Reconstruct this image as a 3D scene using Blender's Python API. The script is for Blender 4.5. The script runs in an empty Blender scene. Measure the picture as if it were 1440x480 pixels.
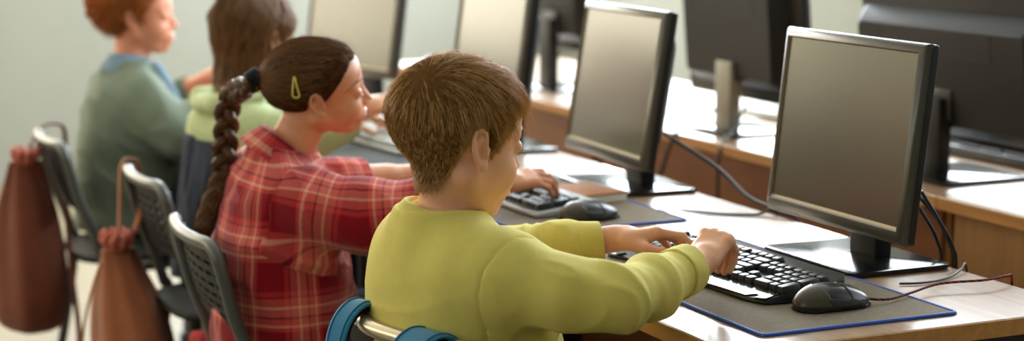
import bpy, bmesh, math, random
import numpy as np
from mathutils import Vector, Matrix, Euler

random.seed(7)
RNG = np.random.default_rng(11)
C = bpy.context.scene.collection
PI = math.pi

# ------------------------------------------------------------------ materials
def lin(r, g, b):
    f = lambda v: (v / 255 / 12.92) if v / 255 <= 0.04045 else ((v / 255 + 0.055) / 1.055) ** 2.4
    return (f(r), f(g), f(b), 1.0)

class NT:
    """small wrapper over a node tree"""
    def __init__(s, m):
        m.use_nodes = True
        s.t = m.node_tree
        s.n = s.t.nodes
        s.b = s.n.get('Principled BSDF')
    def add(s, kind, **kw):
        n = s.n.new(kind)
        for k, v in kw.items():
            if k.startswith('i_'):
                n.inputs[k[2:].replace('_', ' ')].default_value = v
            else:
                setattr(n, k, v)
        return n
    def link(s, a, b):
        s.t.links.new(a, b)

MATS = {}
def mat(name, col, rough=0.5, spec=0.5, metal=0.0, var=0.0, scale=20.0, bump=0.0, bscale=200.0, sss=0.0, coat=0.0, coat_rough=0.2, sheen=0.0, stretch=None, trans=0.0):
    if name in MATS:
        return MATS[name]
    m = bpy.data.materials.new(name)
    t = NT(m)
    b = t.b
    c = lin(*col)
    b.inputs['Base Color'].default_value = c
    b.inputs['Roughness'].default_value = rough
    b.inputs['Specular IOR Level'].default_value = spec
    b.inputs['Metallic'].default_value = metal
    b.inputs['Coat Weight'].default_value = coat
    b.inputs['Coat Roughness'].default_value = coat_rough
    b.inputs['Sheen Weight'].default_value = sheen
    b.inputs['Transmission Weight'].default_value = trans
    if sss:
        b.inputs['Subsurface Weight'].default_value = sss
        b.inputs['Subsurface Radius'].default_value = (1.0, 0.35, 0.2)
        b.inputs['Subsurface Scale'].default_value = 0.008
    tc = t.add('ShaderNodeTexCoord')
    src = tc.outputs['Object']
    if stretch:
        mp = t.add('ShaderNodeMapping')
        mp.inputs['Scale'].default_value = stretch
        t.link(src, mp.inputs['Vector'])
        src = mp.outputs['Vector']
    if var:
        n = t.add('ShaderNodeTexNoise', i_Scale=scale, i_Detail=4.0)
        t.link(src, n.inputs['Vector'])
        r = t.add('ShaderNodeMapRange')
        r.inputs['From Min'].default_value = 0.3
        r.inputs['From Max'].default_value = 0.7
        r.inputs['To Min'].default_value = 1 - var
        r.inputs['To Max'].default_value = 1 + var
        t.link(n.outputs['Fac'], r.inputs['Value'])
        mx = t.add('ShaderNodeVectorMath', operation='SCALE')
        mx.inputs[0].default_value = c[:3]
        t.link(r.outputs['Result'], mx.inputs['Scale'])
        t.link(mx.outputs['Vector'], b.inputs['Base Color'])
    if bump:
        n2 = t.add('ShaderNodeTexNoise', i_Scale=bscale, i_Detail=3.0)
        t.link(src, n2.inputs['Vector'])
        bp = t.add('ShaderNodeBump', i_Strength=bump, i_Distance=0.002)
        t.link(n2.outputs['Fac'], bp.inputs['Height'])
        t.link(bp.outputs['Normal'], b.inputs['Normal'])
    MATS[name] = m
    return m

def wood(name, dark, light, rough, coat=0.0, along='y', coat_rough=0.15, scale=3.0):
    if name in MATS:
        return MATS[name]
    m = bpy.data.materials.new(name)
    t = NT(m)
    tc = t.add('ShaderNodeTexCoord')
    mp = t.add('ShaderNodeMapping')
    sc = {'y': (14, 0.8, 14), 'x': (0.8, 14, 14), 'z': (14, 14, 0.8)}[along]
    mp.inputs['Scale'].default_value = sc
    t.link(tc.outputs['Object'], mp.inputs['Vector'])
    n = t.add('ShaderNodeTexNoise', i_Scale=scale, i_Detail=6.0, i_Roughness=0.65, i_Distortion=0.6)
    t.link(mp.outputs['Vector'], n.inputs['Vector'])
    r = t.add('ShaderNodeValToRGB')
    r.color_ramp.elements[0].position = 0.32
    r.color_ramp.elements[1].position = 0.7
    r.color_ramp.elements[0].color = lin(*dark)
    r.color_ramp.elements[1].color = lin(*light)
    t.link(n.outputs['Fac'], r.inputs['Fac'])
    t.link(r.outputs['Color'], t.b.inputs['Base Color'])
    t.b.inputs['Roughness'].default_value = rough
    t.b.inputs['Coat Weight'].default_value = coat
    t.b.inputs['Coat Roughness'].default_value = coat_rough
    bp = t.add('ShaderNodeBump', i_Strength=0.05, i_Distance=0.001)
    t.link(n.outputs['Fac'], bp.inputs['Height'])
    t.link(bp.outputs['Normal'], t.b.inputs['Normal'])
    MATS[name] = m
    return m

# ------------------------------------------------------------------ objects
def link_mesh(name, me, m, parent=None, smooth=True):
    o = bpy.data.objects.new(name, me)
    C.objects.link(o)
    for x in (m if isinstance(m, (list, tuple)) else [m]):
        me.materials.append(x)
    if parent is not None:
        o.parent = parent
    if smooth:
        me.polygons.foreach_set('use_smooth', np.ones(len(me.polygons), dtype=bool))
    return o

def from_data(name, v, f, m, parent=None, smooth=True):
    me = bpy.data.meshes.new(name)
    me.from_pydata([tuple(p) for p in v], [], [tuple(q) for q in f])
    me.update()
    return link_mesh(name, me, m, parent, smooth)

def from_arrays(name, v, quads, m, parent=None, smooth=True):
    """fast path: all faces have the same number of corners"""
    v = np.asarray(v, dtype=np.float32)
    q = np.asarray(quads, dtype=np.int32)
    me = bpy.data.meshes.new(name)
    me.vertices.add(len(v))
    me.vertices.foreach_set('co', v.ravel())
    k = q.shape[1]
    me.loops.add(q.size)
    me.loops.foreach_set('vertex_index', q.ravel())
    me.polygons.add(len(q))
    me.polygons.foreach_set('loop_start', np.arange(0, q.size, k, dtype=np.int32))
    me.update(calc_edges=True)
    me.validate()
    return link_mesh(name, me, m, parent, smooth)

def tag(o, label, cat, group=None):
    o['label'] = label
    o['category'] = cat
    if group:
        o['group'] = group
    return o

def thing(name, label, cat, loc=(0, 0, 0), rotz=0.0, group=None):
    o = bpy.data.objects.new(name, None)
    C.objects.link(o)
    o.location = loc
    o.rotation_euler = (0, 0, rotz)
    o.empty_display_size = 0.1
    return tag(o, label, cat, group)

def struct(o):
    o['kind'] = 'structure'
    return o

def copy_tree(root, loc, rotz=None, label=None, scale=None):
    c = root.copy()
    C.objects.link(c)
    c.location = loc
    if rotz is not None:
        c.rotation_euler = (0, 0, rotz)
    if label:
        c['label'] = label
    if scale:
        c.scale = scale
    for ch in list(root.children):
        d = ch.copy()
        C.objects.link(d)
        d.parent = c
        for g in list(ch.children):
            e = g.copy()
            C.objects.link(e)
            e.parent = d
    return c

class MB:
    """collects bevelled boxes, tubes and slabs into one mesh"""
    def __init__(s):
        s.v, s.f = [], []
    def raw(s, v, f):
        k = len(s.v)
        s.v += [tuple(p) for p in v]
        s.f += [tuple(i + k for i in q) for q in f]
        return s
    def box(s, lo, hi, bevel=0.0, seg=2, M=None):
        bm = bmesh.new()
        bmesh.ops.create_cube(bm, size=1.0)
        lo, hi = Vector(lo), Vector(hi)
        d = hi - lo
        for q in bm.verts:
            q.co = Vector((q.co.x * d.x, q.co.y * d.y, q.co.z * d.z)) + (lo + hi) / 2
        if bevel:
            bmesh.ops.bevel(bm, geom=bm.edges[:], offset=bevel, segments=seg, profile=0.6, affect='EDGES')
        if M is not None:
            bm.transform(M)
        bm.verts.index_update()
        s.raw([q.co[:] for q in bm.verts], [[q.index for q in f.verts] for f in bm.faces])
        bm.free()
        return s
    def wedge(s, pts_lo, pts_hi, bevel=0.0, seg=2):
        """solid between two matching polygons (lists of 3D points)"""
        bm = bmesh.new()
        a = [bm.verts.new(p) for p in pts_lo]
        b = [bm.verts.new(p) for p in pts_hi]
        n = len(a)
        bm.faces.new(a[::-1])
        bm.faces.new(b)
        for i in range(n):
            bm.faces.new((a[i], a[(i + 1) % n], b[(i + 1) % n], b[i]))
        bmesh.ops.recalc_face_normals(bm, faces=bm.faces[:])
        if bevel:
            bmesh.ops.bevel(bm, geom=bm.edges[:], offset=bevel, segments=seg, profile=0.6, affect='EDGES', clamp_overlap=True)
        bm.verts.index_update()
        s.raw([q.co[:] for q in bm.verts], [[q.index for q in f.verts] for f in bm.faces])
        bm.free()
        return s
    def slab(s, outline, z0, z1, bevel=0.0, seg=2):
        return s.wedge([(x, y, z0) for x, y in outline], [(x, y, z1) for x, y in outline], bevel, seg)
    def tube(s, pts, r, n=10, closed=False, smooth=0, flat=1.0, up=(0, 0, 1)):
        P = np.array(pts, float)
        R = np.full(len(P), r, float) if np.isscalar(r) else np.array(r, float)
        if smooth:
            P, R = catmull(P, smooth, closed, R)
        k = len(P)
        T = np.roll(P, -1, 0) - np.roll(P, 1, 0)
        if not closed:
            T[0] = P[1] - P[0]
            T[-1] = P[-1] - P[-2]
        T /= np.linalg.norm(T, axis=1)[:, None] + 1e-12
        u = np.array(up, float)
        if abs(u @ T[0]) > 0.95:
            u = np.array([1.0, 0, 0])
        nrm = u - (u @ T[0]) * T[0]
        nrm /= np.linalg.norm(nrm)
        vs, fs = [], []
        for i in range(k):
            nrm = nrm - (nrm @ T[i]) * T[i]
            nrm /= np.linalg.norm(nrm) + 1e-12
            bn = np.cross(T[i], nrm)
            for j in range(n):
                a = 2 * PI * j / n
                vs.append(P[i] + R[i] * (math.cos(a) * bn + math.sin(a) * nrm * flat))
        m = k if closed else k - 1
        for i in range(m):
            for j in range(n):
                i2 = (i + 1) % k
                fs.append((i * n + j, i * n + (j + 1) % n, i2 * n + (j + 1) % n, i2 * n + j))
        if not closed:
            fs.append(tuple(range(n))[::-1])
            fs.append(tuple((k - 1) * n + j for j in range(n)))
        return s.raw(vs, fs)
    def loft(s, rings, caps=True):
        """rings: list of (n,3) arrays"""
        n = len(rings[0])
        vs = [p for r in rings for p in r]
        fs = []
        for i in range(len(rings) - 1):
            for j in range(n):
                fs.append((i * n + j, i * n + (j + 1) % n, (i + 1) * n + (j + 1) % n, (i + 1) * n + j))
        if caps:
            fs.append(tuple(range(n))[::-1])
            fs.append(tuple((len(rings) - 1) * n + j for j in range(n)))
        return s.raw(vs, fs)
    def build(s, name, m, parent=None, smooth=True, sharp=True):
        o = from_data(name, s.v, s.f, m, parent, smooth)
        if smooth and sharp:
            set_sharp(o.data, 0.6)
        return o

def set_sharp(me, ang):
    bm = bmesh.new()
    bm.from_mesh(me)
    for e in bm.edges:
        if len(e.link_faces) == 2 and e.calc_face_angle(0) > ang:
            e.smooth = False
    bm.to_mesh(me)
    bm.free()

def catmull(P, sub, closed=False, R=None):
    P = np.array(P, float)
    n = len(P)
    out, ro = [], []
    segs = n if closed else n - 1
    for i in range(segs):
        if closed:
            p = [P[(i + k) % n] for k in (-1, 0, 1, 2)]
            rr = [R[(i + k) % n] for k in (0, 1)] if R is not None else None
        else:
            p = [P[max(i - 1, 0)], P[i], P[i + 1], P[min(i + 2, n - 1)]]
            rr = [R[i], R[i + 1]] if R is not None else None
        for t in np.arange(sub) / sub:
            out.append(0.5 * (2 * p[1] + (p[2] - p[0]) * t + (2 * p[0] - 5 * p[1] + 4 * p[2] - p[3]) * t * t + (3 * p[1] - p[0] - 3 * p[2] + p[3]) * t ** 3))
            if R is not None:
                ro.append(rr[0] * (1 - t) + rr[1] * t)
    if not closed:
        out.append(P[-1])
        if R is not None:
            ro.append(R[-1])
    if R is not None:
        return np.array(out), np.array(ro)
    return np.array(out)

# ------------------------------------------------------------------ signed-distance modelling
def V(*a):
    return np.array(a, float)

def rot(axis, deg):
    return np.array(Matrix.Rotation(math.radians(deg), 3, Vector(axis)))

def smin(a, b, k):
    h = np.clip(0.5 + 0.5 * (b - a) / k, 0, 1)
    return b * (1 - h) + a * h - k * h * (1 - h)

def ell(c, r, R=None):
    c, r = V(*c), V(*r)
    def f(P):
        p = P - c
        if R is not None:
            p = p @ R          # into local axes (R columns = axes)
        q = p / r
        k0 = np.sqrt((q * q).sum(1))
        k1 = np.sqrt(((q / r) ** 2).sum(1)) + 1e-9
        return k0 * (k0 - 1) / k1
    return f

def cone(a, b, ra, rb):
    a, b = V(*a), V(*b)
    d = b - a
    dd = d @ d + 1e-12
    def f(P):
        p = P - a
        t = np.clip(p @ d / dd, 0, 1)
        return np.linalg.norm(p - t[:, None] * d, axis=1) - (ra + (rb - ra) * t)
    return f

def rbx(c, h, r, R=None):
    c, h = V(*c), V(*h)
    def f(P):
        p = P - c
        if R is not None:
            p = p @ R
        q = np.abs(p) - (h - r)
        return np.linalg.norm(np.maximum(q, 0), axis=1) + np.minimum(q.max(1), 0) - r
    return f

def union(fs, k=0.0):
    def f(P):
        d = fs[0](P)
        for g in fs[1:]:
            e = g(P)
            d = smin(d, e, k) if k else np.minimum(d, e)
        return d
    return f

class Field:
    def __init__(s):
        s.it = []
    def add(s, f, k=0.01):
        s.it.append(('a', f, k))
        return s
    def sub(s, f, k=0.005):
        s.it.append(('s', f, k))
        return s
    def clip(s, f, k=0.0):
        s.it.append(('i', f, k))
        return s
    def ev(s, P, idx=None):
        d = np.full(len(P), 9.0)
        for i, (op, f, k) in enumerate(s.it):
            if idx is not None and not idx[i]:
                continue
            e = f(P)
            if op == 'a':
                d = smin(d, e, k)
            elif op == 's':
                d = -smin(-d, e, k) if k else np.maximum(d, -e)
            else:
                d = np.maximum(d, e)
        return d
    def near(s, c, R):
        out = []
        for op, f, k in s.it:
            v = f(c[None])[0]
            out.append(bool(v < R * 1.35 + 0.02 + k) if op != 'i' else True)
        return out

def surface(F, lo, hi, h, B=8):
    """sparse surface nets: vertices and quads of F = 0"""
    lo = V(*lo)
    hi = V(*hi)
    nb = np.ceil((hi - lo) / (h * B)).astype(int)
    SB = 4                                        # blocks per super cell side
    offs = np.stack(np.meshgrid(*[np.arange(B + 1)] * 3, indexing='ij'), -1).reshape(-1, 3)
    all_cells, all_pts = [], []
    edges_lo, edges_ax = [], []
    ns = np.ceil(nb / SB).astype(int)
    Rs = h * B * SB * math.sqrt(3) / 2
    Rb = h * B * math.sqrt(3) / 2
    corner = np.array([[i, j, k] for i in (0, 1) for j in (0, 1) for k in (0, 1)])
    epairs = [(a, b) for a in range(8) for b in range(a + 1, 8) if bin(a ^ b).count('1') == 1]
    for I in np.ndindex(*ns):
        c = lo + (np.array(I) + 0.5) * h * B * SB
        idx = F.near(c, Rs)
        if not any(x and F.it[i][0] == 'a' for i, x in enumerate(idx)):
            continue
        bl = np.stack(np.meshgrid(*[np.arange(SB)] * 3, indexing='ij'), -1).reshape(-1, 3) + np.array(I) * SB
        bl = bl[(bl < nb).all(1)]
        cc = lo + (bl + 0.5) * h * B
        d = F.ev(cc, idx)
        bl = bl[np.abs(d) < Rb * 1.5 + 0.004]
        if not len(bl):
            continue
        for s0 in range(0, len(bl), 64):
            b = bl[s0:s0 + 64]
            G = (b[:, None, :] * B + offs[None])
            d = F.ev((lo + G * h).reshape(-1, 3), idx).reshape(len(b), B + 1, B + 1, B + 1)
            cv = np.stack([d[:, i:B + i, j:B + j, k:B + k] for i, j, k in corner], -1)   # nb,B,B,B,8
            neg = cv < 0
            act = neg.any(-1) & ~neg.all(-1)
            w = np.argwhere(act)
            if not len(w):
                continue
            vals = cv[act]
            cells = b[w[:, 0]] * B + w[:, 1:]
            acc = np.zeros((len(w), 3))
            cnt = np.zeros(len(w))
            for a, e in epairs:
                va, vb = vals[:, a], vals[:, e]
                m = (va < 0) != (vb < 0)
                t = np.where(m, va / (va - vb + 1e-20), 0)[:, None]
                p = corner[a] + t * (corner[e] - corner[a])
                acc += np.where(m[:, None], p, 0)
                cnt += m
            all_cells.append(cells)
            all_pts.append(lo + (cells + acc / cnt[:, None]) * h)
            for ax, e in ((0, 4), (1, 2), (2, 1)):
                m = (vals[:, 0] < 0) != (vals[:, e] < 0)
                edges_lo.append(cells[m])
                edges_ax.append(np.stack([np.full(m.sum(), ax), vals[m, 0] < 0], -1))
    cells = np.concatenate(all_cells)
    pts = np.concatenate(all_pts)
    N = (nb * B + 4).astype(np.int64)
    key = lambda c: (c[:, 0].astype(np.int64) + 1) * N[1] * N[2] + (c[:, 1] + 1) * N[2] + c[:, 2] + 1
    k = key(cells)
    order = np.argsort(k)
    ks = k[order]
    el = np.concatenate(edges_lo)
    ea = np.concatenate(edges_ax)
    quads = []
    for ax in range(3):
        m = ea[:, 0] == ax
        e, sg = el[m], ea[m, 1]
        u, v = np.eye(3, dtype=int)[(ax + 1) % 3], np.eye(3, dtype=int)[(ax + 2) % 3]
        q = []
        ok = np.ones(len(e), bool)
        for dl in (-u - v, -v, 0 * u, -u):
            kk = key(e + dl)
            p = np.searchsorted(ks, kk)
            p = np.minimum(p, len(ks) - 1)
            ok &= ks[p] == kk
            q.append(order[p])
        q = np.stack(q, -1)
        q = np.where(sg[:, None].astype(bool), q, q[:, ::-1])
        quads.append(q[ok])
    return pts, np.concatenate(quads)

def relax(v, q, n=1, lam=0.5):
    e = np.concatenate([q[:, [0, 1]], q[:, [1, 2]], q[:, [2, 3]], q[:, [3, 0]]])
    e = np.concatenate([e, e[:, ::-1]])
    cnt = np.bincount(e[:, 0], minlength=len(v)).astype(float)
    for _ in range(n):
        s = np.stack([np.bincount(e[:, 0], weights=v[e[:, 1], i], minlength=len(v)) for i in range(3)], -1)
        v = v + lam * (s / np.maximum(cnt, 1)[:, None] - v)
    return v

def normals(v, q):
    n = np.cross(v[q[:, 2]] - v[q[:, 0]], v[q[:, 3]] - v[q[:, 1]])
    out = np.zeros_like(v)
    for i in range(4):
        for a in range(3):
            out[:, a] += np.bincount(q[:, i], weights=n[:, a], minlength=len(v))
    return out / (np.linalg.norm(out, axis=1)[:, None] + 1e-12)

def grad(F, P, e=0.0015):
    g = np.stack([F(P + d) - F(P - d) for d in np.eye(3) * e], -1)
    return g / (np.linalg.norm(g, axis=1)[:, None] + 1e-12)

_H = RNG.random(4096)
def vnoise(P):
    """value noise in about -1..1"""
    i = np.floor(P).astype(np.int64)
    f = P - i
    f = f * f * (3 - 2 * f)
    out = 0
    for c in np.ndindex(2, 2, 2):
        j = i + np.array(c)
        hsh = (j[:, 0] * 73856093 ^ j[:, 1] * 19349663 ^ j[:, 2] * 83492791) & 4095
        w = np.prod(np.where(np.array(c), f, 1 - f), axis=1)
        out = out + w * _H[hsh]
    return out * 2 - 1

def fold(P, ax, amp, wl, stretch=4.0, sharp=1.5, seed=0.0):
    """creases that run across axis `ax`; wl: spacing"""
    ax = V(*ax) / np.linalg.norm(ax)
    t = P @ ax
    Q = (P - t[:, None] * ax) / (wl * stretch) + (t / wl)[:, None] * ax + seed
    n = vnoise(Q) + 0.35 * vnoise(Q * 2.1 + 5)
    return amp * (1 - 2 * np.abs(n) ** (1 / sharp))

# ------------------------------------------------------------------ camera
F_PX, CAM_H = 2600.0, 1.35
cam_data = bpy.data.cameras.new('camera')
cam = bpy.data.objects.new('camera', cam_data)
C.objects.link(cam)
cam_data.sensor_width = 36.0
cam_data.lens = F_PX / 1440 * 36.0
cam.location = (0, 0, CAM_H)
CM = np.array([[0.9098, 0.0631, 0.4102], [-0.4150, 0.1383, 0.8992], [0, 0.9884, -0.1521]])   # columns: right, up, forward
cm = Matrix.Identity(4)
for i_ in range(3):
    cm[i_][0], cm[i_][1], cm[i_][2] = CM[i_][0], CM[i_][1], -CM[i_][2]
cam.rotation_euler = cm.to_euler()
cam_data.dof.use_dof = True
cam_data.dof.focus_distance = 2.80
cam_data.dof.aperture_fstop = 2.6
cam_data.clip_start = 0.05
bpy.context.scene.camera = cam
# ------------------------------------------------------------------ room
M_wall = mat('wall_paint', (138, 137, 126), 0.85, 0.2, var=0.03, scale=1.5, bump=0.03, bscale=60)
M_ceil = mat('ceiling_paint', (235, 235, 230), 0.9, 0.2, bump=0.03, bscale=40)
M_floor = mat('floor_vinyl', (118, 107, 84), 0.5, 0.4, var=0.06, scale=6)
M_frame = mat('window_frame_white', (235, 235, 232), 0.4)
M_glass = mat('window_glass', (255, 255, 255), 0.0, 0.5, trans=1.0)
X0, X1, Y0, Y1, ZC = -3.2, 4.2, -1.6, 8.6, 3.4
SILL, HEAD = 1.28, 2.65

struct(MB().box((X0 - .1, Y0 - .1, -0.1), (X1 + .1, Y1 + .1, 0)).build('floor', M_floor))
struct(MB().box((X0 - .1, Y0 - .1, ZC), (X1 + .1, Y1 + .1, ZC + .1)).build('ceiling', M_ceil))
struct(MB().box((X0 - .1, Y0 - .2, 0), (X1 + .1, Y0, ZC)).build('wall_behind', M_wall))

def wall_with_windows(name, axis, pos, thick, a0, a1, spans):
    """axis 'x': wall lies across y (plane x = pos); 'y': across x"""
    b = MB()
    def put(u0, u1, z0, z1):
        if axis == 'x':
            b.box((pos, u0, z0), (pos + thick, u1, z1))
        else:
            b.box((u0, pos, z0), (u1, pos + thick, z1))
    e = a0
    for s0, s1, si, hd in spans:
        put(e, s0, 0, ZC)
        put(s0, s1, 0, si)
        put(s0, s1, hd, ZC)
        e = s1
    put(e, a1, 0, ZC)
    return struct(b.build(name, M_wall, smooth=False))

WIN = [0]
def window(axis, pos, thick, u0, u1, SILL, HEAD):
    WIN[0] += 1
    b = MB()
    def bx(p0, p1, z0, z1, d0, d1):
        if axis == 'x':
            b.box((pos + d0, p0, z0), (pos + d1, p1, z1), 0.004)
        else:
            b.box((p0, pos + d0, z0), (p1, pos + d1, z1), 0.004)
    s = 1 if thick > 0 else -1
    d0, d1 = sorted((thick * .35, thick * .65))
    w = .05
    bx(u0, u1, SILL, SILL + w, d0, d1)
    bx(u0, u1, HEAD - w, HEAD, d0, d1)
    bx(u0, u0 + w, SILL + w, HEAD - w, d0, d1)
    bx(u1 - w, u1, SILL + w, HEAD - w, d0, d1)
    mid = (u0 + u1) / 2
    bx(mid - w / 2, mid + w / 2, SILL + w, HEAD - w, d0, d1)
    o = struct(b.build('window_%d' % WIN[0], M_frame))
    g = MB()
    e0, e1 = sorted((thick * .48, thick * .52))
    for a, c in ((u0 + w, mid - w / 2), (mid + w / 2, u1 - w)):
        if axis == 'x':
            g.box((pos + e0, a, SILL + w), (pos + e1, c, HEAD - w))
        else:
            g.box((a, pos + e0, SILL + w), (c, pos + e1, HEAD - w))
    g.build('pane', M_glass, o, smooth=False)

def daylight(name, loc, rot_e, w, h, power, col):
    l = bpy.data.lights.new(name, 'AREA')
    l.shape = 'RECTANGLE'
    l.size, l.size_y = w, h
    l.energy = power
    l.color = col
    o = bpy.data.objects.new(name, l)
    C.objects.link(o)
    o.location = loc
    o.rotation_euler = rot_e
    return o

far_spans = [(-2.1, 1.7, 0.98, 3.0), (2.2, 3.95, SILL, 3.15)]
left_spans = [(-1.0, 1.2, SILL, HEAD), (1.9, 4.1, SILL, HEAD), (5.2, 8.2, SILL, HEAD)]
right_spans = [(0.4, 2.6, SILL, HEAD), (3.3, 5.7, SILL, 3.15), (6.0, 8.4, SILL, 3.15)]
wall_with_windows('wall_far', 'y', Y1, .2, X0, X1, far_spans)
wall_with_windows('wall_left', 'x', X0 - .2, .2, Y0, Y1, left_spans)
wall_with_windows('wall_right', 'x', X1, .2, Y0, Y1, right_spans)
for s in far_spans:
    window('y', Y1, .2, *s)
for s in left_spans:
    window('x', X0, -.2, *s)
for s in right_spans:
    window('x', X1, .2, *s)
# daylight radiance through each window (watts per square metre of opening)
LIGHTS = {'far': [24, 120], 'left': [6, 7, 26], 'right': [8, 60, 105]}
SUNNY, WARM, COOL = (1.0, 0.87, 0.64), (1.0, 0.93, 0.80), (0.84, 0.93, 1.0)
def light_for(axis, pos, s, power, col):
    a, c, si, hd = s
    w_, h_ = c - a - .1, hd - si - .1
    z = (si + hd) / 2
    if axis == 'far':
        daylight('daylight_far', ((a + c) / 2, Y1 - .02, z), (-PI / 2, 0, 0), w_, h_, power * w_ * h_, col)
    elif axis == 'left':
        daylight('daylight_left', (X0 + .02, (a + c) / 2, z), (0, -PI / 2, 0), h_, w_, power * w_ * h_, col)
    else:
        daylight('daylight_right', (X1 - .02, (a + c) / 2, z), (0, PI / 2, 0), h_, w_, power * w_ * h_, col)
for k, sp, cs in (('far', far_spans, (SUNNY, COOL)), ('left', left_spans, (WARM, WARM, (1.0, 0.80, 0.46))), ('right', right_spans, (COOL,) * 3)):
    for i, s in enumerate(sp):
        light_for(k, 0, s, LIGHTS[k][i], cs[i])

w = bpy.data.worlds.new('sky')
bpy.context.scene.world = w
w.use_nodes = True
w.node_tree.nodes['Background'].inputs['Color'].default_value = (0.85, 0.93, 1.0, 1)
w.node_tree.nodes['Background'].inputs['Strength'].default_value = 2.0

# ------------------------------------------------------------------ desks
M_top = wood('desk_top', (158, 120, 84), (192, 156, 118), 0.3, coat=1.0, along='y', coat_rough=0.22)
M_band = wood('desk_edge_band', (176, 122, 62), (205, 152, 88), 0.4, along='y')
M_panel = wood('desk_panel', (114, 66, 27), (142, 88, 38), 0.45, along='y')
M_panel2 = wood('desk_panel_pale', (146, 104, 54), (166, 122, 68), 0.5, along='z')
M_dark = mat('dark_steel', (52, 52, 54), 0.45, 0.5)
DZ = 0.72

def desk(label, x0, x1, y0, y1, face, group=None, panel_in=0.14, pm=None):
    """face: side (+1: panel near x1, -1: near x0) that carries the modesty panel"""
    t = thing('classroom_desk', label, 'desk', ((x0 + x1) / 2, (y0 + y1) / 2, 0), 0, group)
    hx, hy = (x1 - x0) / 2, (y1 - y0) / 2
    MB().box((-hx, -hy, DZ - .026), (hx, hy, DZ), 0.0015, 1).build('desk_top', M_top, t)
    e = MB()
    for a, c in (((-hx - .0015, -hy - .0015, DZ - .0265), (hx + .0015, -hy + .001, DZ - .0012)), ((-hx - .0015, hy - .001, DZ - .0265), (hx + .0015, hy + .0015, DZ - .0012)),
                 ((-hx - .0015, -hy, DZ - .0265), (-hx + .001, hy, DZ - .0012)), ((hx - .001, -hy, DZ - .0265), (hx + .0015, hy, DZ - .0012))):
        e.box(a, c, 0.0006, 1)
    e.build('edge_band', M_band, t)
    xp = face * (hx - panel_in)
    MB().box((xp - .009, -hy + .03, .12), (xp + .009, hy - .03, DZ - .027), 0.001, 1).build('modesty_panel', pm or M_panel, t)
    for s in (-1, 1):
        y = s * (hy - .025)
        b = MB().box((-hx + .05, y - .012, .03), (hx - .05, y + .012, DZ - .027), 0.002, 1)
        l = b.build('side_panel', M_dark if face > 0 else M_panel2, t)
        MB().box((-hx + .04, y - .02, 0), (hx - .04, y + .02, .03), 0.004).build('foot_rail', M_dark, l)
    return t

desk('near wooden computer desk with the sharp keyboard, mouse and cloth mat on it', 1.293, 1.925, 2.115, 3.00 + .72, 1, panel_in=.06)
desk('wooden desk behind the long-haired child, carrying the pale blurred keyboard', 1.293, 1.925, 3.73, 5.33, 1, panel_in=.06)
desk('opposite wooden desk with pale front panel under the largest monitor', 2.35, 3.0, 1.44, 3.045, -1, panel_in=.03, pm=M_panel2)
desk('opposite wooden desk with brown front panel and a thin white sheet on it', 2.35, 3.0, 3.05, 4.65, -1, panel_in=.05)
desk('far opposite wooden desk end with orange-brown front panel, behind the boy', 2.35, 3.0, 4.655, 6.26, -1, panel_in=.05)

# ------------------------------------------------------------------ monitors
M_plas = mat('monitor_plastic', (30, 29, 27), 0.48, 0.3, bump=0.02, bscale=900)
M_bez = mat('monitor_bezel', (56, 52, 40), 0.32, 0.9, bump=0.02, bscale=900)
M_gloss = mat('gloss_black', (16, 16, 17), 0.16, 0.5)
M_rim = mat('lit_bevel_rim', (150, 132, 94), 0.3, 0.6, metal=0.4)  # pale gold colour stands in for light caught on the screen bevel
M_scr = mat('dark_screen', (35, 33, 25), 0.24, 0.9)
M_scr.node_tree.nodes['Principled BSDF'].inputs['Specular Tint'].default_value = (0.98, 0.95, 0.76, 1)
M_silver = mat('silver_plastic', (150, 146, 132), 0.4, 0.5, metal=0.2)
M_blk = mat('black_plastic', (24, 24, 25), 0.4, 0.5)

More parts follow.
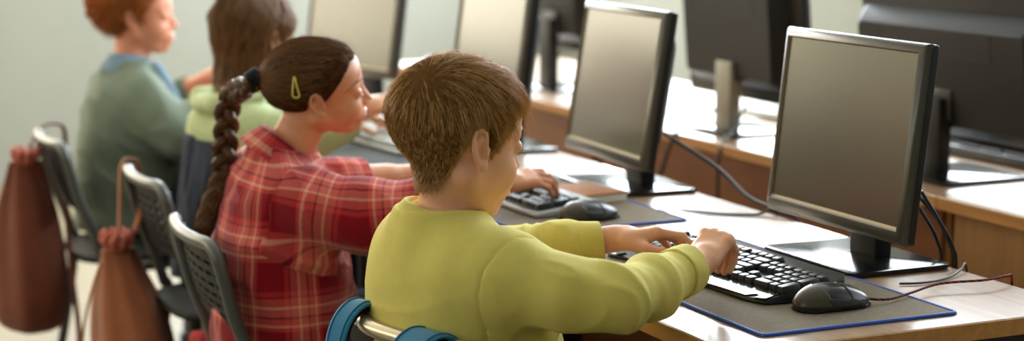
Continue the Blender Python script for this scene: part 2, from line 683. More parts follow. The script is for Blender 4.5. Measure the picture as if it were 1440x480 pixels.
def monitor(label, loc, yaw, w=.412, h=.325, z0=.062, tilt=8.0, neck_m=None, neck_w=.075, base=(.2, .27), thick=.022, bulge=.035, group=None, screen_front=-.04, panel=None):
    """faces -x at yaw 0; base centre at loc"""
    t = thing('computer_monitor', label, 'monitor', loc, yaw, group)
    zc = z0 + h / 2
    T = Matrix.Translation((screen_front, 0, zc)) @ Matrix.Rotation(math.radians(tilt), 4, 'Y')
    def ring(x, a, top, bot):
        return [(x, -w / 2 + a, -h / 2 + bot), (x, w / 2 - a, -h / 2 + bot), (x, w / 2 - a, h / 2 - top), (x, -w / 2 + a, h / 2 - top)]
    rs = [ring(thick, .001, .001, .001), ring(.0125, 0, 0, 0), ring(.0085, .0012, .0012, .0012), ring(.0042, .0058, .0062, .008), ring(.0010, .0130, .0150, .0215), ring(.0030, .0150, .0170, .0240)]
    b = MB()
    b.loft([np.array(r) for r in rs], caps=False)
    o = b.build('bezel', M_bez, t, sharp=True)
    o.matrix_local = T
    b = MB()
    b.loft([np.array(r) for r in (ring(.0028, .0149, .0169, .0239), ring(.0062, .0162, .0178, .0285), ring(.0084, .0162, .0178, .0285))], caps=False)
    o = b.build('screen_rim', M_rim, t)
    o.matrix_local = T
    s = MB().box((.0060, -w / 2 + .0150, -h / 2 + .0280), (.0085, w / 2 - .0150, h / 2 - .017)).build('screen', M_scr, t, smooth=False)
    s.matrix_local = T
    b = MB().box((.0088, -w / 2 + .0005, -h / 2 + .0005), (thick + .012, w / 2 - .0005, h / 2 - .0005), .006, 3)
    o = b.build('back_shell', M_plas, t)
    o.matrix_local = T
    # raised centre panel with sloping shoulders
    def rr(x, sx, sz, r):
        out = []
        for cx, cz, a0 in ((1, 1, 0), (-1, 1, 90), (-1, -1, 180), (1, -1, 270)):
            for k in range(5):
                a = math.radians(a0 + k * 22.5)
                out.append((x, cx * (sx - r) + r * math.cos(a), bz + cz * (sz - r) + r * math.sin(a)))
        return np.array(out)
    x = thick + .012
    bw, bh, bz = panel or (w * .40, h * .38, 0)
    p = MB()
    p.loft([rr(x - .003, bw + .012, bh + .012, .02), rr(x + .006, bw + .009, bh + .009, .02), rr(x + bulge * .80, bw - .010, bh - .014, .016), rr(x + bulge, bw - .020, bh - .024, .014)])
    o = p.build('raised_back', M_plas, t)
    o.matrix_local = T
    vent = MB()
    for k in range(7):
        vent.box((x + bulge - .001, -bw * .6, bz + bh * .35 + k * .009), (x + bulge + .0012, bw * .6, bz + bh * .35 + k * .009 + .004))
    o = vent.build('vent_slats', M_blk, t, smooth=False)
    o.matrix_local = T
    # neck and base
    nx = screen_front + .055
    MB().box((nx, -neck_w / 2, .008), (nx + .034, neck_w / 2, z0 + .10), .004, 2).build('neck', neck_m or M_plas, t)
    hb = MB().box((nx - .012, -.05, z0 + .05), (nx + .02, .05, z0 + .12), .006).build('hinge', M_blk, t)
    bx, by = base
    out = []
    for cx, cy, a0 in ((1, 1, 0), (-1, 1, 90), (-1, -1, 180), (1, -1, 270)):
        for k in range(5):
            a = math.radians(a0 + k * 22.5)
            r = .012
            out.append((cx * (bx / 2 - r) + r * math.cos(a), cy * (by / 2 - r) + r * math.sin(a)))
    MB().slab(out, 0.0005, .0095, .002, 2).build('base', M_gloss, t)
    MB().tube([(screen_front + .0, -w * .36, z0 + .011), (screen_front - .004, -w * .36, z0 + .0112)], .004, 10).build('power_button', M_blk, t)
    return t

monitor('nearest dark monitor on the desk before the boy in the lime sweater', (1.815, 2.572, DZ), 0, tilt=6.5, w=.402)
monitor('dark monitor second from the near desk end, before the plaid-shirted girl', (1.83, 3.425, DZ), math.radians(-3), tilt=9, w=.402)
monitor('third dark monitor along the desk, partly hidden by the lime-sweatered boy', (1.83, 4.085, DZ), math.radians(-2), w=.44, h=.335, z0=.058)
monitor('dark monitor farthest along the front desks, above the plaid-shirted girl', (1.84, 5.085, DZ), math.radians(11), w=.50, h=.36, z0=.092)

monitor('largest monitor, seen from behind, dark with a broad raised back panel', (2.55, 3.25, DZ), PI, w=.66, h=.38, z0=.078, tilt=6, neck_w=.06, base=(.24, .24), bulge=.045, screen_front=-.02, panel=(.305, .128, -.038))
monitor('monitor seen from behind with silver neck, on the opposite desk', (2.52, 4.09, DZ), PI, w=.57, h=.36, z0=.085, tilt=5, neck_m=M_silver, neck_w=.075, base=(.2, .24), bulge=.05, screen_front=-.03)
monitor('blurred monitor seen from behind above the far opposite desk', (2.55, 5.2, DZ), PI, w=.46, h=.34, z0=.125, tilt=5, base=(.2, .24), screen_front=-.02)

# ------------------------------------------------------------------ mats
M_mat = mat('cloth_mat', (124, 114, 98), 0.85, 0.15, var=0.12, scale=160, bump=0.15, bscale=1200)
M_matdk = mat('dark_cloth_mat', (84, 84, 84), 0.85, 0.15, var=0.1, scale=160, bump=0.15, bscale=1200)
M_blue = mat('blue_edging', (36, 84, 178), 0.6, 0.4)

def desk_mat(label, x0, x1, y0, y1, m):
    t = thing('desk_mat', label, 'mat', ((x0 + x1) / 2, (y0 + y1) / 2, DZ), 0)
    hx, hy = (x1 - x0) / 2, (y1 - y0) / 2
    MB().box((-hx, -hy, 0.0002), (hx, hy, .0032), .001, 1).build('mat_cloth', m, t)
    # overlocked edging: a fine zigzag cord round the rim
    e = MB()
    r = .010
    loop = []
    for cx, cy, a0 in ((1, 1, 0), (-1, 1, 90), (-1, -1, 180), (1, -1, 270)):
        for k in range(4):
            a = math.radians(a0 + k * 30)
            loop.append((cx * (hx - r) + r * math.cos(a), cy * (hy - r) + r * math.sin(a), .0022))
    L = []
    for i in range(len(loop)):
        p, q = np.array(loop[i]), np.array(loop[(i + 1) % len(loop)])
        n = max(1, int(np.linalg.norm(q - p) / .004))
        for k in range(n):
            L.append(p + (q - p) * k / n + np.array([0, 0, .0004 * (k % 2)]))
    e.tube(L, [.0026 + .0005 * (k % 2) for k in range(len(L))], 6, closed=True)
    e.build('stitched_edge', M_blue, t)
    return t

desk_mat('grey-brown cloth mat with blue stitched edge under the sharp keyboard', 1.377, 1.717, 2.168, 2.80, M_mat)
desk_mat('grey-brown cloth mat with blue edge under the hand of the plaid-shirted girl', 1.40, 1.74, 3.01, 3.64, M_mat)
desk_mat('dark blurred desk mat between the girl and the third monitor', 1.38, 1.72, 3.80, 4.36, M_matdk)

# ------------------------------------------------------------------ keyboards
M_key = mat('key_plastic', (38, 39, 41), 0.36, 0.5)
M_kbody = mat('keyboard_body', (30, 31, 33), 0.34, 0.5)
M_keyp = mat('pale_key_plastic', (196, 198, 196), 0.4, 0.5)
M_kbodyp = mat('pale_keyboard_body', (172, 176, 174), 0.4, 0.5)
M_led = mat('pale_marking', (225, 235, 245), 0.4)

ROWS = [  # front to back; (u-offset, widths)
    [1.25, 1.25, 1.25, 6.25, 1.25, 1.25, 2.5],
    [2.25] + [1] * 10 + [2.75],
    [1.75] + [1] * 11 + [2.25],
    [1.5] + [1] * 12 + [1.5],
    [1] * 13 + [2],
    [1, -1, 1, 1, 1, 1, -.5, 1, 1, 1, 1, -.5, 1, 1, 1, 1],
]
KEYM = {}
def key_mesh(wu, du, m, pitch):
    k = (wu, du, m.name)
    if k not in KEYM:
        w, d, hgt = wu * pitch - .0012, du * pitch - .0012, .0105
        i = .0022
        b = MB().wedge([(-d / 2, -w / 2, 0), (d / 2, -w / 2, 0), (d / 2, w / 2, 0), (-d / 2, w / 2, 0)],
                       [(-d / 2 + i * .8, -w / 2 + i, hgt), (d / 2 - i * 1.3, -w / 2 + i, hgt), (d / 2 - i * 1.3, w / 2 - i, hgt), (-d / 2 + i * .8, w / 2 - i, hgt)], .0011, 2)
        o = b.build('key', m)
        KEYM[k] = o.data
        bpy.data.objects.remove(o)
    return KEYM[k]

def keyboard(label, loc, rz, km, bm_, style='gaming', group=None, keys=True):
    """local +x away from the typist, length along y (his left = +y)"""
    t = thing('computer_keyboard', label, 'keyboard', loc, rz, group)
    pitch = .0188
    half = 22.5 * pitch / 2 + .004
    slope = math.radians(5.5)
    if style == 'gaming':
        out = [(-.098, half + .004), (-.088, half - .03), (-.094, .06), (-.094, -.07), (-.098, -half + .045), (-.088, -half + .006), (-.055, -half - .002),
               (.02, -half - .010), (.058, -half - .003), (.078, -half + .02), (.076, half - .02), (.062, half + .008), (-.03, half + .012), (-.085, half + .02)]
        lo = [(x, y, .002) for x, y in out]
        hi = [(x * .985, y * .99, .008 + max(0, (x + .095)) * math.tan(slope) + (.005 if x > -.06 else 0)) for x, y in out]
        MB().wedge(lo, hi, .0018, 2).build('keyboard_body', bm_, t)
        # wrist rest: two glossy wings with a notch
        for s in (-1, 1):
            q = [(-.097, s * .03), (-.097, s * .17), (-.083, s * .178), (-.083, s * .188), (-.096, s * .192), (-.088, s * (half - .006)), (-.058, s * (half - .010)), (-.058, s * .03)]
            if s > 0:
                q = q[::-1]
            MB().wedge([(x, y, .007) for x, y in q], [(x, y, .0105 + (x + .097) * .12) for x, y in q], .0008, 1).build('wrist_rest', M_gloss, t)
        m = MB()
        for k in range(3):
            m.box((.066, -half + .03 + k * .012, .027), (.069, -half + .036 + k * .012, .0278))
        m.build('indicator_light', M_led, t, smooth=False)
    else:
        out = [(-.07, half + .01), (-.07, -half - .01), (.075, -half - .01), (.075, half + .01)]
        MB().wedge([(x, y, .002) for x, y in out], [(x, y, .010 + (x + .07) * math.tan(slope)) for x, y in out], .004, 3).build('keyboard_body', bm_, t)
    R = Matrix.Rotation(-slope, 4, 'Y')
    x0 = -.048
    n = [0]
    def put(row, u, wu, du=1):
        if n[0] >= 100:
            return
        n[0] += 1
        x = x0 + (row + (du - 1) / 2) * pitch + (.004 if row >= 5 else 0)
        y = half - .004 - (u + wu / 2) * pitch
        o = bpy.data.objects.new('key', key_mesh(wu, du, km, pitch))
        C.objects.link(o)
        o.parent = t
        z = .0105 + (x + .095) * math.tan(slope)
        o.matrix_local = Matrix.Translation((x, y, z)) @ R
    if keys:
        # numeric pad first: it shows largest
        for r, row in enumerate([[(18.5, 2, 1), (20.5, 1, 1), (21.5, 1, 2)], [(18.5, 1, 1), (19.5, 1, 1), (20.5, 1, 1)], [(18.5, 1, 1), (19.5, 1, 1), (20.5, 1, 1), (21.5, 1, 2)],
                                 [(18.5, 1, 1), (19.5, 1, 1), (20.5, 1, 1)], [(18.5, 1, 1), (19.5, 1, 1), (20.5, 1, 1), (21.5, 1, 1)]]):
            for u, wu, du in row:
                put(r, u, wu, du)
        for u in (15.25, 16.25, 17.25):
            put(0, u, 1)
            put(3, u, 1)
            put(4, u, 1)
        put(1, 16.25, 1)
        for r, row in enumerate(ROWS):
            u = 0
            for wu in row:
                if wu > 0:
                    put(r, u, wu)
                u += abs(wu)
    return t

keyboard('sharp black gaming keyboard under the hands of the boy in lime', (1.550, 2.540, DZ + .0032), math.radians(5), M_key, M_kbody)
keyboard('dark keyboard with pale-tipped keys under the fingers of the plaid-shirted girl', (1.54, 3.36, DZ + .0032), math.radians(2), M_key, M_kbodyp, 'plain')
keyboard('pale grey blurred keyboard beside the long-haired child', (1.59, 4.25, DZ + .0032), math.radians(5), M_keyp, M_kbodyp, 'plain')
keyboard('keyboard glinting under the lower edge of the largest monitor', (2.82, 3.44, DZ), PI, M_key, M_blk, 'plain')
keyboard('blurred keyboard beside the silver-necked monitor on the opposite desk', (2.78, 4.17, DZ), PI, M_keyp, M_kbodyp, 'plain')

# ------------------------------------------------------------------ mice
M_mouse = mat('mouse_black', (26, 26, 25), 0.3, 0.5)
M_palm = mat('mouse_bronze', (70, 64, 48), 0.3, 0.6, metal=0.35)
M_ridge = mat('ridged_rubber', (66, 66, 64), 0.5, 0.4)
M_rub = mat('rubber_grip', (38, 38, 37), 0.6, 0.3)

def mouse(label, loc, rz, scale=1.0):
    t = thing('computer_mouse', label, 'mouse', loc, rz)
    base = union([ell((-.012, 0, .006), (.052, .032, .0335)), ell((.03, 0, .004), (.036, .029, .022))], .02)
    def clipz(P):
        return -(P[:, 2] - .0035)
    def shell(off, extra):
        F = Field().add(lambda P: np.maximum(base(P) - off, clipz(P)), .0001)
        for e in extra:
            F.clip(e)
        return F
    def mk(name, off, extra, m, h=.0014):
        v, q = surface(shell(off, extra), (-.075, -.045, -.004), (.075, .045, .05), h)
        v = relax(v, q, 2, .4)
        o = from_arrays(name, v * scale, q, m, t)
        set_sharp(o.data, .9)
        return o
    mk('mouse_body', 0, [], M_mouse)
    mk('palm_shell', .0014, [lambda P: P[:, 0] + .030 - .35 * np.abs(P[:, 1]), lambda P: .008 - P[:, 2]], M_palm)
    for s in (-1, 1):
        mk('mouse_button', .0014, [lambda P: .012 - P[:, 0] + .2 * np.abs(P[:, 1]), lambda P, s=s: .003 - s * P[:, 1], lambda P: .0155 - P[:, 2] - .1 * P[:, 0]], M_mouse)
        g = mk('side_grip', .0016, [lambda P: np.abs(P[:, 0] - .008) - .03 - .4 * (P[:, 2] - .012), lambda P, s=s: .018 - s * P[:, 1], lambda P: P[:, 2] - .0185 + .12 * (P[:, 0]), lambda P: .0065 - P[:, 2]], M_rub)
        rb = MB()
        for k in range(7):
            x = -.006 + k * .0045
            rb.tube([(x * scale, s * .0322 * scale, .0085 * scale), ((x + .004) * scale, s * .0300 * scale, .0165 * scale)], .0019 * scale, 6)
        rb.build('grip_ridges', M_ridge, t)
    wv = MB()
    ring = [(.03 + .009 * math.cos(a), 0, .021 + .009 * math.sin(a)) for a in np.linspace(0, 2 * PI, 25)[:-1]]
    wv.tube(np.array(ring) * scale, .0032 * scale, 8, closed=True)
    wv.build('scroll_wheel', M_rub, t)
    MB().slab([(.05 * x * scale, .03 * y * scale) for x, y in ((-1.2, -.5), (-.9, -.95), (.9, -.95), (1.25, -.6), (1.25, .6), (.9, .95), (-.9, .95), (-1.2, .5))], .0004, .005, .001).build('mouse_sole', M_gloss, t)
    return t

MZ = DZ + .0034
mouse('sharp black gaming mouse with bronze palm shell on the blue-edged mat', (1.562, 2.272, MZ), math.radians(2), 1.0)
mouse('blurred black mouse on the mat beside the hand of the plaid-shirted girl', (1.565, 3.085, MZ), math.radians(8), 1.0)

# cables --------------------------------------------------------------
M_cab = mat('black_cable', (26, 24, 23), 0.5, 0.4)
def braid_mat():
    m = mat('red_black_braid', (30, 26, 25), 0.7, 0.3)
    t = NT(m)
    tc = t.add('ShaderNodeTexCoord')
    wv = t.add('ShaderNodeTexWave', i_Scale=60.0)
    wv.bands_direction = 'DIAGONAL'
    t.link(tc.outputs['Object'], wv.inputs['Vector'])
    r = t.add('ShaderNodeValToRGB')
    r.color_ramp.interpolation = 'CONSTANT'
    r.color_ramp.elements[0].color = lin(28, 24, 24)
    r.color_ramp.elements[1].position = 0.62
    r.color_ramp.elements[1].color = lin(150, 30, 24)
    t.link(wv.outputs['Color'], r.inputs['Fac'])
    t.link(r.outputs['Color'], t.b.inputs['Base Color'])
    return m
def cable(label, pts, r, m):
    o = MB().tube(pts, r, 8, smooth=10).build('cable', m)
    return tag(o, label, 'cable')
cz = DZ + .0032
cable('red and black braided cable running from the sharp mouse to the desk edge', [(1.618, 2.268, cz + .010), (1.66, 2.262, cz + .006), (1.72, 2.285, cz + .006), (1.79, 2.305, cz + .010), (1.865, 2.29, cz + .012), (1.915, 2.30, cz + .012), (1.935, 2.31, cz + .002), (1.942, 2.32, cz - .08)], .0021, braid_mat())
cable('thin black cable lying along the base of the nearest monitor', [(1.76, 2.37, DZ + .003), (1.80, 2.36, DZ + .003), (1.86, 2.375, DZ + .003), (1.905, 2.40, DZ + .008), (1.93, 2.42, DZ + .008), (1.945, 2.43, DZ - .06), (1.95, 2.44, DZ - .3)], .002, M_cab)
for i, (dy, hx) in enumerate(((.0, .0), (.022, .012), (.045, .004))):
    cable(['brown-black cable drooping behind the nearest monitor, outermost loop', 'brown-black cable drooping behind the nearest monitor, middle loop', 'brown-black cable drooping behind the nearest monitor, innermost loop'][i],
          [(1.872, 2.47 + dy, .85), (1.90 + hx, 2.455 + dy, .80), (1.925 + hx, 2.45 + dy, .755), (1.938 + hx, 2.455 + dy, .70), (1.945 + hx, 2.47 + dy, .45)], .0032, M_cab)
cable('dark cable looping behind the second monitor over the desk edge', [(1.885, 3.38, .84), (1.91, 3.2, .79), (1.915, 3.08, .745), (1.92, 2.98, .732), (1.94, 2.92, .70), (1.95, 2.9, .5)], .0042, M_cab)
cable('thin pale-lit cable lying across the desk beside the second monitor base', [(1.76, 3.16, DZ + .003), (1.82, 3.05, DZ + .003), (1.88, 3.0, DZ + .003), (1.925, 2.99, DZ + .004), (1.945, 2.98, DZ - .1)], .0025, M_cab)
cable('dark cable hanging in a loop down the opposite brown desk panel', [(2.45, 4.1, .78), (2.36, 4.12, .735), (2.335, 4.14, .68), (2.33, 4.18, .60), (2.33, 4.26, .56), (2.335, 4.33, .62), (2.34, 4.36, .70), (2.40, 4.38, .735)], .005, M_cab)
cable('dark cable trailing from the silver-necked monitor along the opposite desk', [(2.50, 4.03, .80), (2.44, 4.0, .735), (2.38, 3.93, .73), (2.34, 3.90, .69), (2.335, 3.89, .55)], .004, M_cab)

# small things on the desks --------------------------------------------
M_tan = mat('tan_leather', (176, 118, 76), 0.7, 0.3, var=0.05, scale=40)
t = thing('notebook', 'small tan notebook lying before the second monitor base', 'notebook', (1.672, 3.31, DZ), math.radians(8))
MB().box((-.055, -.075, .0005), (.055, .075, .004), .0015).build('back_cover', M_tan, t)
MB().box((-.053, -.073, .004), (.053, .073, .019), .001).build('pages', mat('paper', (235, 230, 215), .8), t)
MB().box((-.055, -.075, .019), (.055, .075, .023), .0015).build('front_cover', M_tan, t)
t = thing('white_sheet', 'thin white sheet lying flat on the opposite desk', 'paper', (2.62, 4.42, DZ), .3)
MB().box((-.105, -.148, .0004), (.105, .148, .0012)).build('sheet', mat('paper', (235, 230, 215), .8), t)  # thin flat white sheet on the desk top
# ------------------------------------------------------------------ skin, hair and cloth materials
def skin_mat(name, col, red=(0.18)):
    m = mat(name, col, 0.46, 0.4, var=0.05, scale=35, bump=0.04, bscale=500, sss=0.12)
    return m
def hair_mat(name, root, tip, rough=0.42, spec=0.45):
    m = bpy.data.materials.new(name)
    t = NT(m)
    a = t.add('ShaderNodeAttribute', attribute_name='tone')
    r = t.add('ShaderNodeValToRGB')
    r.color_ramp.elements[0].color = lin(*root)
    r.color_ramp.elements[1].color = lin(*tip)
    t.link(a.outputs['Fac'], r.inputs['Fac'])
    t.link(r.outputs['Color'], t.b.inputs['Base Color'])
    t.b.inputs['Roughness'].default_value = rough
    t.b.inputs['Specular IOR Level'].default_value = spec
    return m
def cap_mat(name, col):
    return mat(name, col, .95, .05, var=.25, scale=150, bump=.4, bscale=500)
def cloth_mat(name, col, var=0.05, rough=0.85, sheen=0.08, bump=0.25):
    m = mat(name, col, rough, 0.2, var=var, scale=60, bump=bump, bscale=1400, sheen=sheen)
    return m
def plaid_mat():
    m = bpy.data.materials.new('red_plaid_flannel')
    t = NT(m)
    a = t.add('ShaderNodeAttribute', attribute_name='cloth')
    sep = t.add('ShaderNodeSeparateXYZ')
    t.link(a.outputs['Vector'], sep.inputs['Vector'])
    stops = [(0.0, (132, 4, 24)), (0.36, (198, 64, 64)), (0.42, (226, 168, 140)), (0.455, (200, 84, 78)), (0.55, (96, 16, 28)), (0.575, (206, 104, 92)), (0.69, (228, 172, 146)), (0.725, (200, 84, 78)), (0.84, (92, 14, 26)), (0.865, (188, 48, 54)), (0.94, (132, 4, 24))]
    outs = []
    for k, per in (('X', .112), ('Y', .126)):
        d = t.add('ShaderNodeMath', operation='DIVIDE')
        t.link(sep.outputs[k], d.inputs[0])
        d.inputs[1].default_value = per
        fr = t.add('ShaderNodeMath', operation='FRACT')
        t.link(d.outputs[0], fr.inputs[0])
        r = t.add('ShaderNodeValToRGB')
        r.color_ramp.interpolation = 'CONSTANT'
        e = r.color_ramp.elements
        e[0].position, e[0].color = stops[0][0], lin(*stops[0][1])
        e[1].position, e[1].color = stops[1][0], lin(*stops[1][1])
        for p, c in stops[2:]:
            x = e.new(p)
            x.color = lin(*c)
        t.link(fr.outputs[0], r.inputs['Fac'])
        outs.append(r.outputs['Color'])
    mx = t.add('ShaderNodeMix', data_type='RGBA')
    mx.inputs['Factor'].default_value = 0.5
    t.link(outs[0], mx.inputs[6])
    t.link(outs[1], mx.inputs[7])
    t.link(mx.outputs[2], t.b.inputs['Base Color'])
    t.b.inputs['Roughness'].default_value = 0.9
    t.b.inputs['Specular IOR Level'].default_value = 0.15
    t.b.inputs['Sheen Weight'].default_value = 0.2
    tc = t.add('ShaderNodeTexCoord')
    n2 = t.add('ShaderNodeTexNoise', i_Scale=900.0)
    t.link(tc.outputs['Object'], n2.inputs['Vector'])
    bp = t.add('ShaderNodeBump', i_Strength=0.25, i_Distance=0.002)
    t.link(n2.outputs['Fac'], bp.inputs['Height'])
    t.link(bp.outputs['Normal'], t.b.inputs['Normal'])
    return m

# ------------------------------------------------------------------ head
def mirror(f):
    return [f(1), f(-1)]

def skull_fn():
    return union([ell((-.014, 0, .038), (.090, .0715, .077)), ell((.030, 0, -.020), (.055, .053, .078)), ell((.038, 0, .045), (.044, .055, .048))], .03)

def head_fn(eyes_closed=True):
    F = Field()
    F.add(ell((-.014, 0, .038), (.090, .0715, .077)), .001)
    F.add(ell((.030, 0, -.020), (.053, .052, .078)), .03)
    F.add(ell((.038, 0, .045), (.044, .055, .048)), .03)
    for s in (1, -1):
        F.add(cone((-.004, s * .046, -.042), (.046, s * .013, -.086), .019, .015), .02)
        F.add(ell((.048, s * .032, -.036), (.030, .024, .030)), .02)
        F.add(cone((.076, s * .012, .020), (.066, s * .042, .019), .006, .006), .014)
    F.add(ell((.060, 0, -.089), (.017, .016, .014)), .016)
    F.add(ell((.070, 0, -.056), (.017, .027, .026)), .014)
    for s in (1, -1):
        F.sub(ell((.091, s * .031, .003), (.013, .016, .010)), .012)
        F.add(ell((.0725, s * .031, .002), (.0125, .0135, .0115)), .004)
    F.add(cone((.080, 0, .010), (.0955, 0, -.027), .0055, .0082), .012)
    for s in (1, -1):
        F.add(ell((.088, s * .0095, -.0315), (.008, .0062, .0062)), .005)
        F.sub(ell((.091, s * .005, -.0375), (.004, .0028, .003)), .002)
    F.add(ell((.0835, 0, -.0555), (.0085, .019, .0048)), .004)
    F.add(ell((.0820, 0, -.0665), (.0085, .0165, .0055)), .004)
    F.sub(ell((.0950, 0, -.0608), (.0095, .021, .0011)), .0025)
    # ears
    for s in (1, -1):
        Re = rot((0, 0, 1), s * 8) @ rot((0, 1, 0), -10)
        c = V(-.004, s * .0735, -.003)
        def at(x, y, z):
            return tuple(c + Re @ V(x, s * y, z))
        F.add(ell(at(0, 0, 0), (.0122, .0048, .0270), Re), .004)
        F.sub(ell(at(.002, .0058, -.003), (.0095, .0068, .0150), Re), .002)
        pts = [(.0095, .001, .010), (.008, .003, .021), (.001, .0045, .0275), (-.0075, .0055, .0245), (-.0122, .006, .013), (-.0122, .0055, -.001), (-.008, .0045, -.014), (-.0035, .002, -.023)]
        F.add(union([cone(at(*pts[i]), at(*pts[i + 1]), .0031, .0031) for i in range(len(pts) - 1)], .001), .002)
        F.add(ell(at(.001, .0015, -.0245), (.0075, .0042, .0075), Re), .004)
        F.add(cone(at(.0105, .002, -.001), at(.0085, .003, -.009), .0028, .0022), .003)
    return F.ev

# ------------------------------------------------------------------ hand
def hand_fn(w, f, n, right, curls, spread=0.10, thumb=(0.62, 0.62, -0.45), thumb_curl=0.35, size=0.92):
    s = size

    w, f, n = V(*w), V(*f), V(*n)
    f = f / np.linalg.norm(f)
    n = n - (n @ f) * f
    n = n / np.linalg.norm(n)
    t = np.cross(n, f) * (1 if right else -1)         # towards the thumb
    def P(x, y, z):
        return w + s * (x * f + y * t + z * n)
    R = np.stack([f, t, n], 1)
    palm = union([rbx(P(.040, .001, -.001), (.040 * s, .031 * s, .0125 * s), .0115 * s, R), cone(P(-.012, 0, 0), P(.02, 0, 0), .0205 * s, .021 * s),
                  ell(P(.030, .020, -.008), (.028 * s, .014 * s, .012 * s), R)], .012)
    fs = []
    spec = [(.0255, .040, .025, .020, .0080), (.0085, .044, .028, .021, .0082), (-.0085, .041, .026, .020, .0078), (-.0245, .032, .020, .018, .0070)]
    tips = []
    for i, (y, l1, l2, l3, r) in enumerate(spec):
        p = V(.076 - (.004 if i in (0, 2) else 0) - (.012 if i == 3 else 0), y, .001)
        a = 0.0
        c1, c2, c3 = curls[i]
        sp = spread * (1.5 - i) / 1.5
        segs = []
        pts = [p]
        for l, c in ((l1, c1), (l2, c2), (l3, c3)):
            a += c
            p = p + l * V(math.cos(a) * math.cos(sp), math.cos(a) * math.sin(sp), -math.sin(a))
            pts.append(p)
        rr = [r * 1.06, r * .98, r * .90, r * .74]
        for k in range(3):
            segs.append(cone(P(*pts[k]), P(*pts[k + 1]), rr[k] * s, rr[k + 1] * s))
        segs.append(ell(P(*pts[0]), (.0095 * s, .0085 * s, .0088 * s), R))
        fs.append(union(segs, .003))
        tips.append(P(*pts[-1]))
    th = V(*thumb)
    th = th / np.linalg.norm(th)
    p0 = V(.012, .022, -.008)
    p1 = p0 + .038 * th
    th2 = th + thumb_curl * V(.8, -.6, -.1)
    th2 /= np.linalg.norm(th2)
    p2 = p1 + .028 * th2
    th3 = th2 + thumb_curl * V(.8, -.6, -.1)
    th3 /= np.linalg.norm(th3)
    p3 = p2 + .022 * th3
    thumbf = union([cone(P(*p0), P(*p1), .0135 * s, .0105 * s), cone(P(*p1), P(*p2), .0100 * s, .0092 * s), cone(P(*p2), P(*p3), .0092 * s, .0072 * s)], .004)
    fingers = union(fs, .0006)
    def f_(Q):
        d = smin(palm(Q), thumbf(Q), .007)
        return smin(d, fingers(Q), .006)
    return f_, tips, R

def nail_caps(hand, parent):
    pass

# ------------------------------------------------------------------ torso tables
def loft_fn(base, psi, tab, shrink=0.0, zlo=-9, zhi=9, sq=2.3):
    """tab rows: z, xc, rx, ry (metres, in the frame turned by psi about z)"""
    T = np.array(tab, float)
    c, s = math.cos(psi), math.sin(psi)
    b = V(*base)
    def f(P):
        x0, y0, z = P[:, 0] - b[0], P[:, 1] - b[1], P[:, 2]
        x, y = c * x0 + s * y0, -s * x0 + c * y0
        xc, rx, ry = (np.interp(z, T[:, 0], T[:, i]) for i in (1, 2, 3))
        yc = np.interp(z, T[:, 0], T[:, 4]) if T.shape[1] > 4 else 0.0
        rx, ry = rx - shrink, ry - shrink
        px, py = (x - xc), (y - yc)
        q = ((np.abs(px) / rx) ** sq + (np.abs(py) / ry) ** sq) ** (1 / sq) + 1e-9
        r = np.sqrt(px * px + py * py)
        d = np.where(q > .2, r * (1 - 1 / q), -np.minimum(rx, ry))
        lo, hi = max(T[0, 0], zlo), min(T[-1, 0], zhi)
        return np.maximum(d * .85, np.maximum(lo - z, z - hi))
    return f

def smooth_tab(tab, n=40):
    T = np.array(tab, float)
    P = catmull(T, 8)
    z = np.linspace(P[0, 0], P[-1, 0], n)
    o = np.argsort(P[:, 0])
    return np.stack([z] + [np.interp(z, P[o, 0], P[o, i]) for i in range(1, P.shape[1])], 1)

def chain_fn(pts, rads, k=0.02):
    return union([cone(pts[i], pts[i + 1], rads[i], rads[i + 1]) for i in range(len(pts) - 1)], k)

def polyline_uv(pts, P):
    """arc length along, angle around"""
    pts = np.array(pts, float)
    best = np.full(len(P), 9.0)
    L = np.zeros(len(P))
    A = np.zeros(len(P))
    acc = 0
    for i in range(len(pts) - 1):
        a, d = pts[i], pts[i + 1] - pts[i]
        l = np.linalg.norm(d)
        d = d / l
        t = (P - a) @ d
        tc = np.clip(t, 0, l)
        r = P - a - tc[:, None] * d
        dist = np.linalg.norm(r, axis=1)
        up = V(0, 0, 1) - d[2] * d
        up /= np.linalg.norm(up)
        sd = np.cross(d, up)
        m = dist < best
        best[m] = dist[m]
        L[m] = (acc + (tc if 0 < i < len(pts) - 2 else np.clip(t, -.2 if i == 0 else 0, l + (.2 if i == len(pts) - 2 else 0))))[m]
        A[m] = np.arctan2(r @ sd, r @ up)[m]
        acc += l
    return L, A

def add_attr(o, name, vals):
    vals = np.asarray(vals, np.float32)
    if vals.ndim == 1:
        a = o.data.attributes.new(name, 'FLOAT', 'POINT')
        a.data.foreach_set('value', vals)
    else:
        a = o.data.attributes.new(name, 'FLOAT_VECTOR', 'POINT')
        a.data.foreach_set('vector', vals.ravel())

def bbox(pts, pad):
    p = np.array(pts, float)
    return tuple(p.min(0) - pad), tuple(p.max(0) + pad)

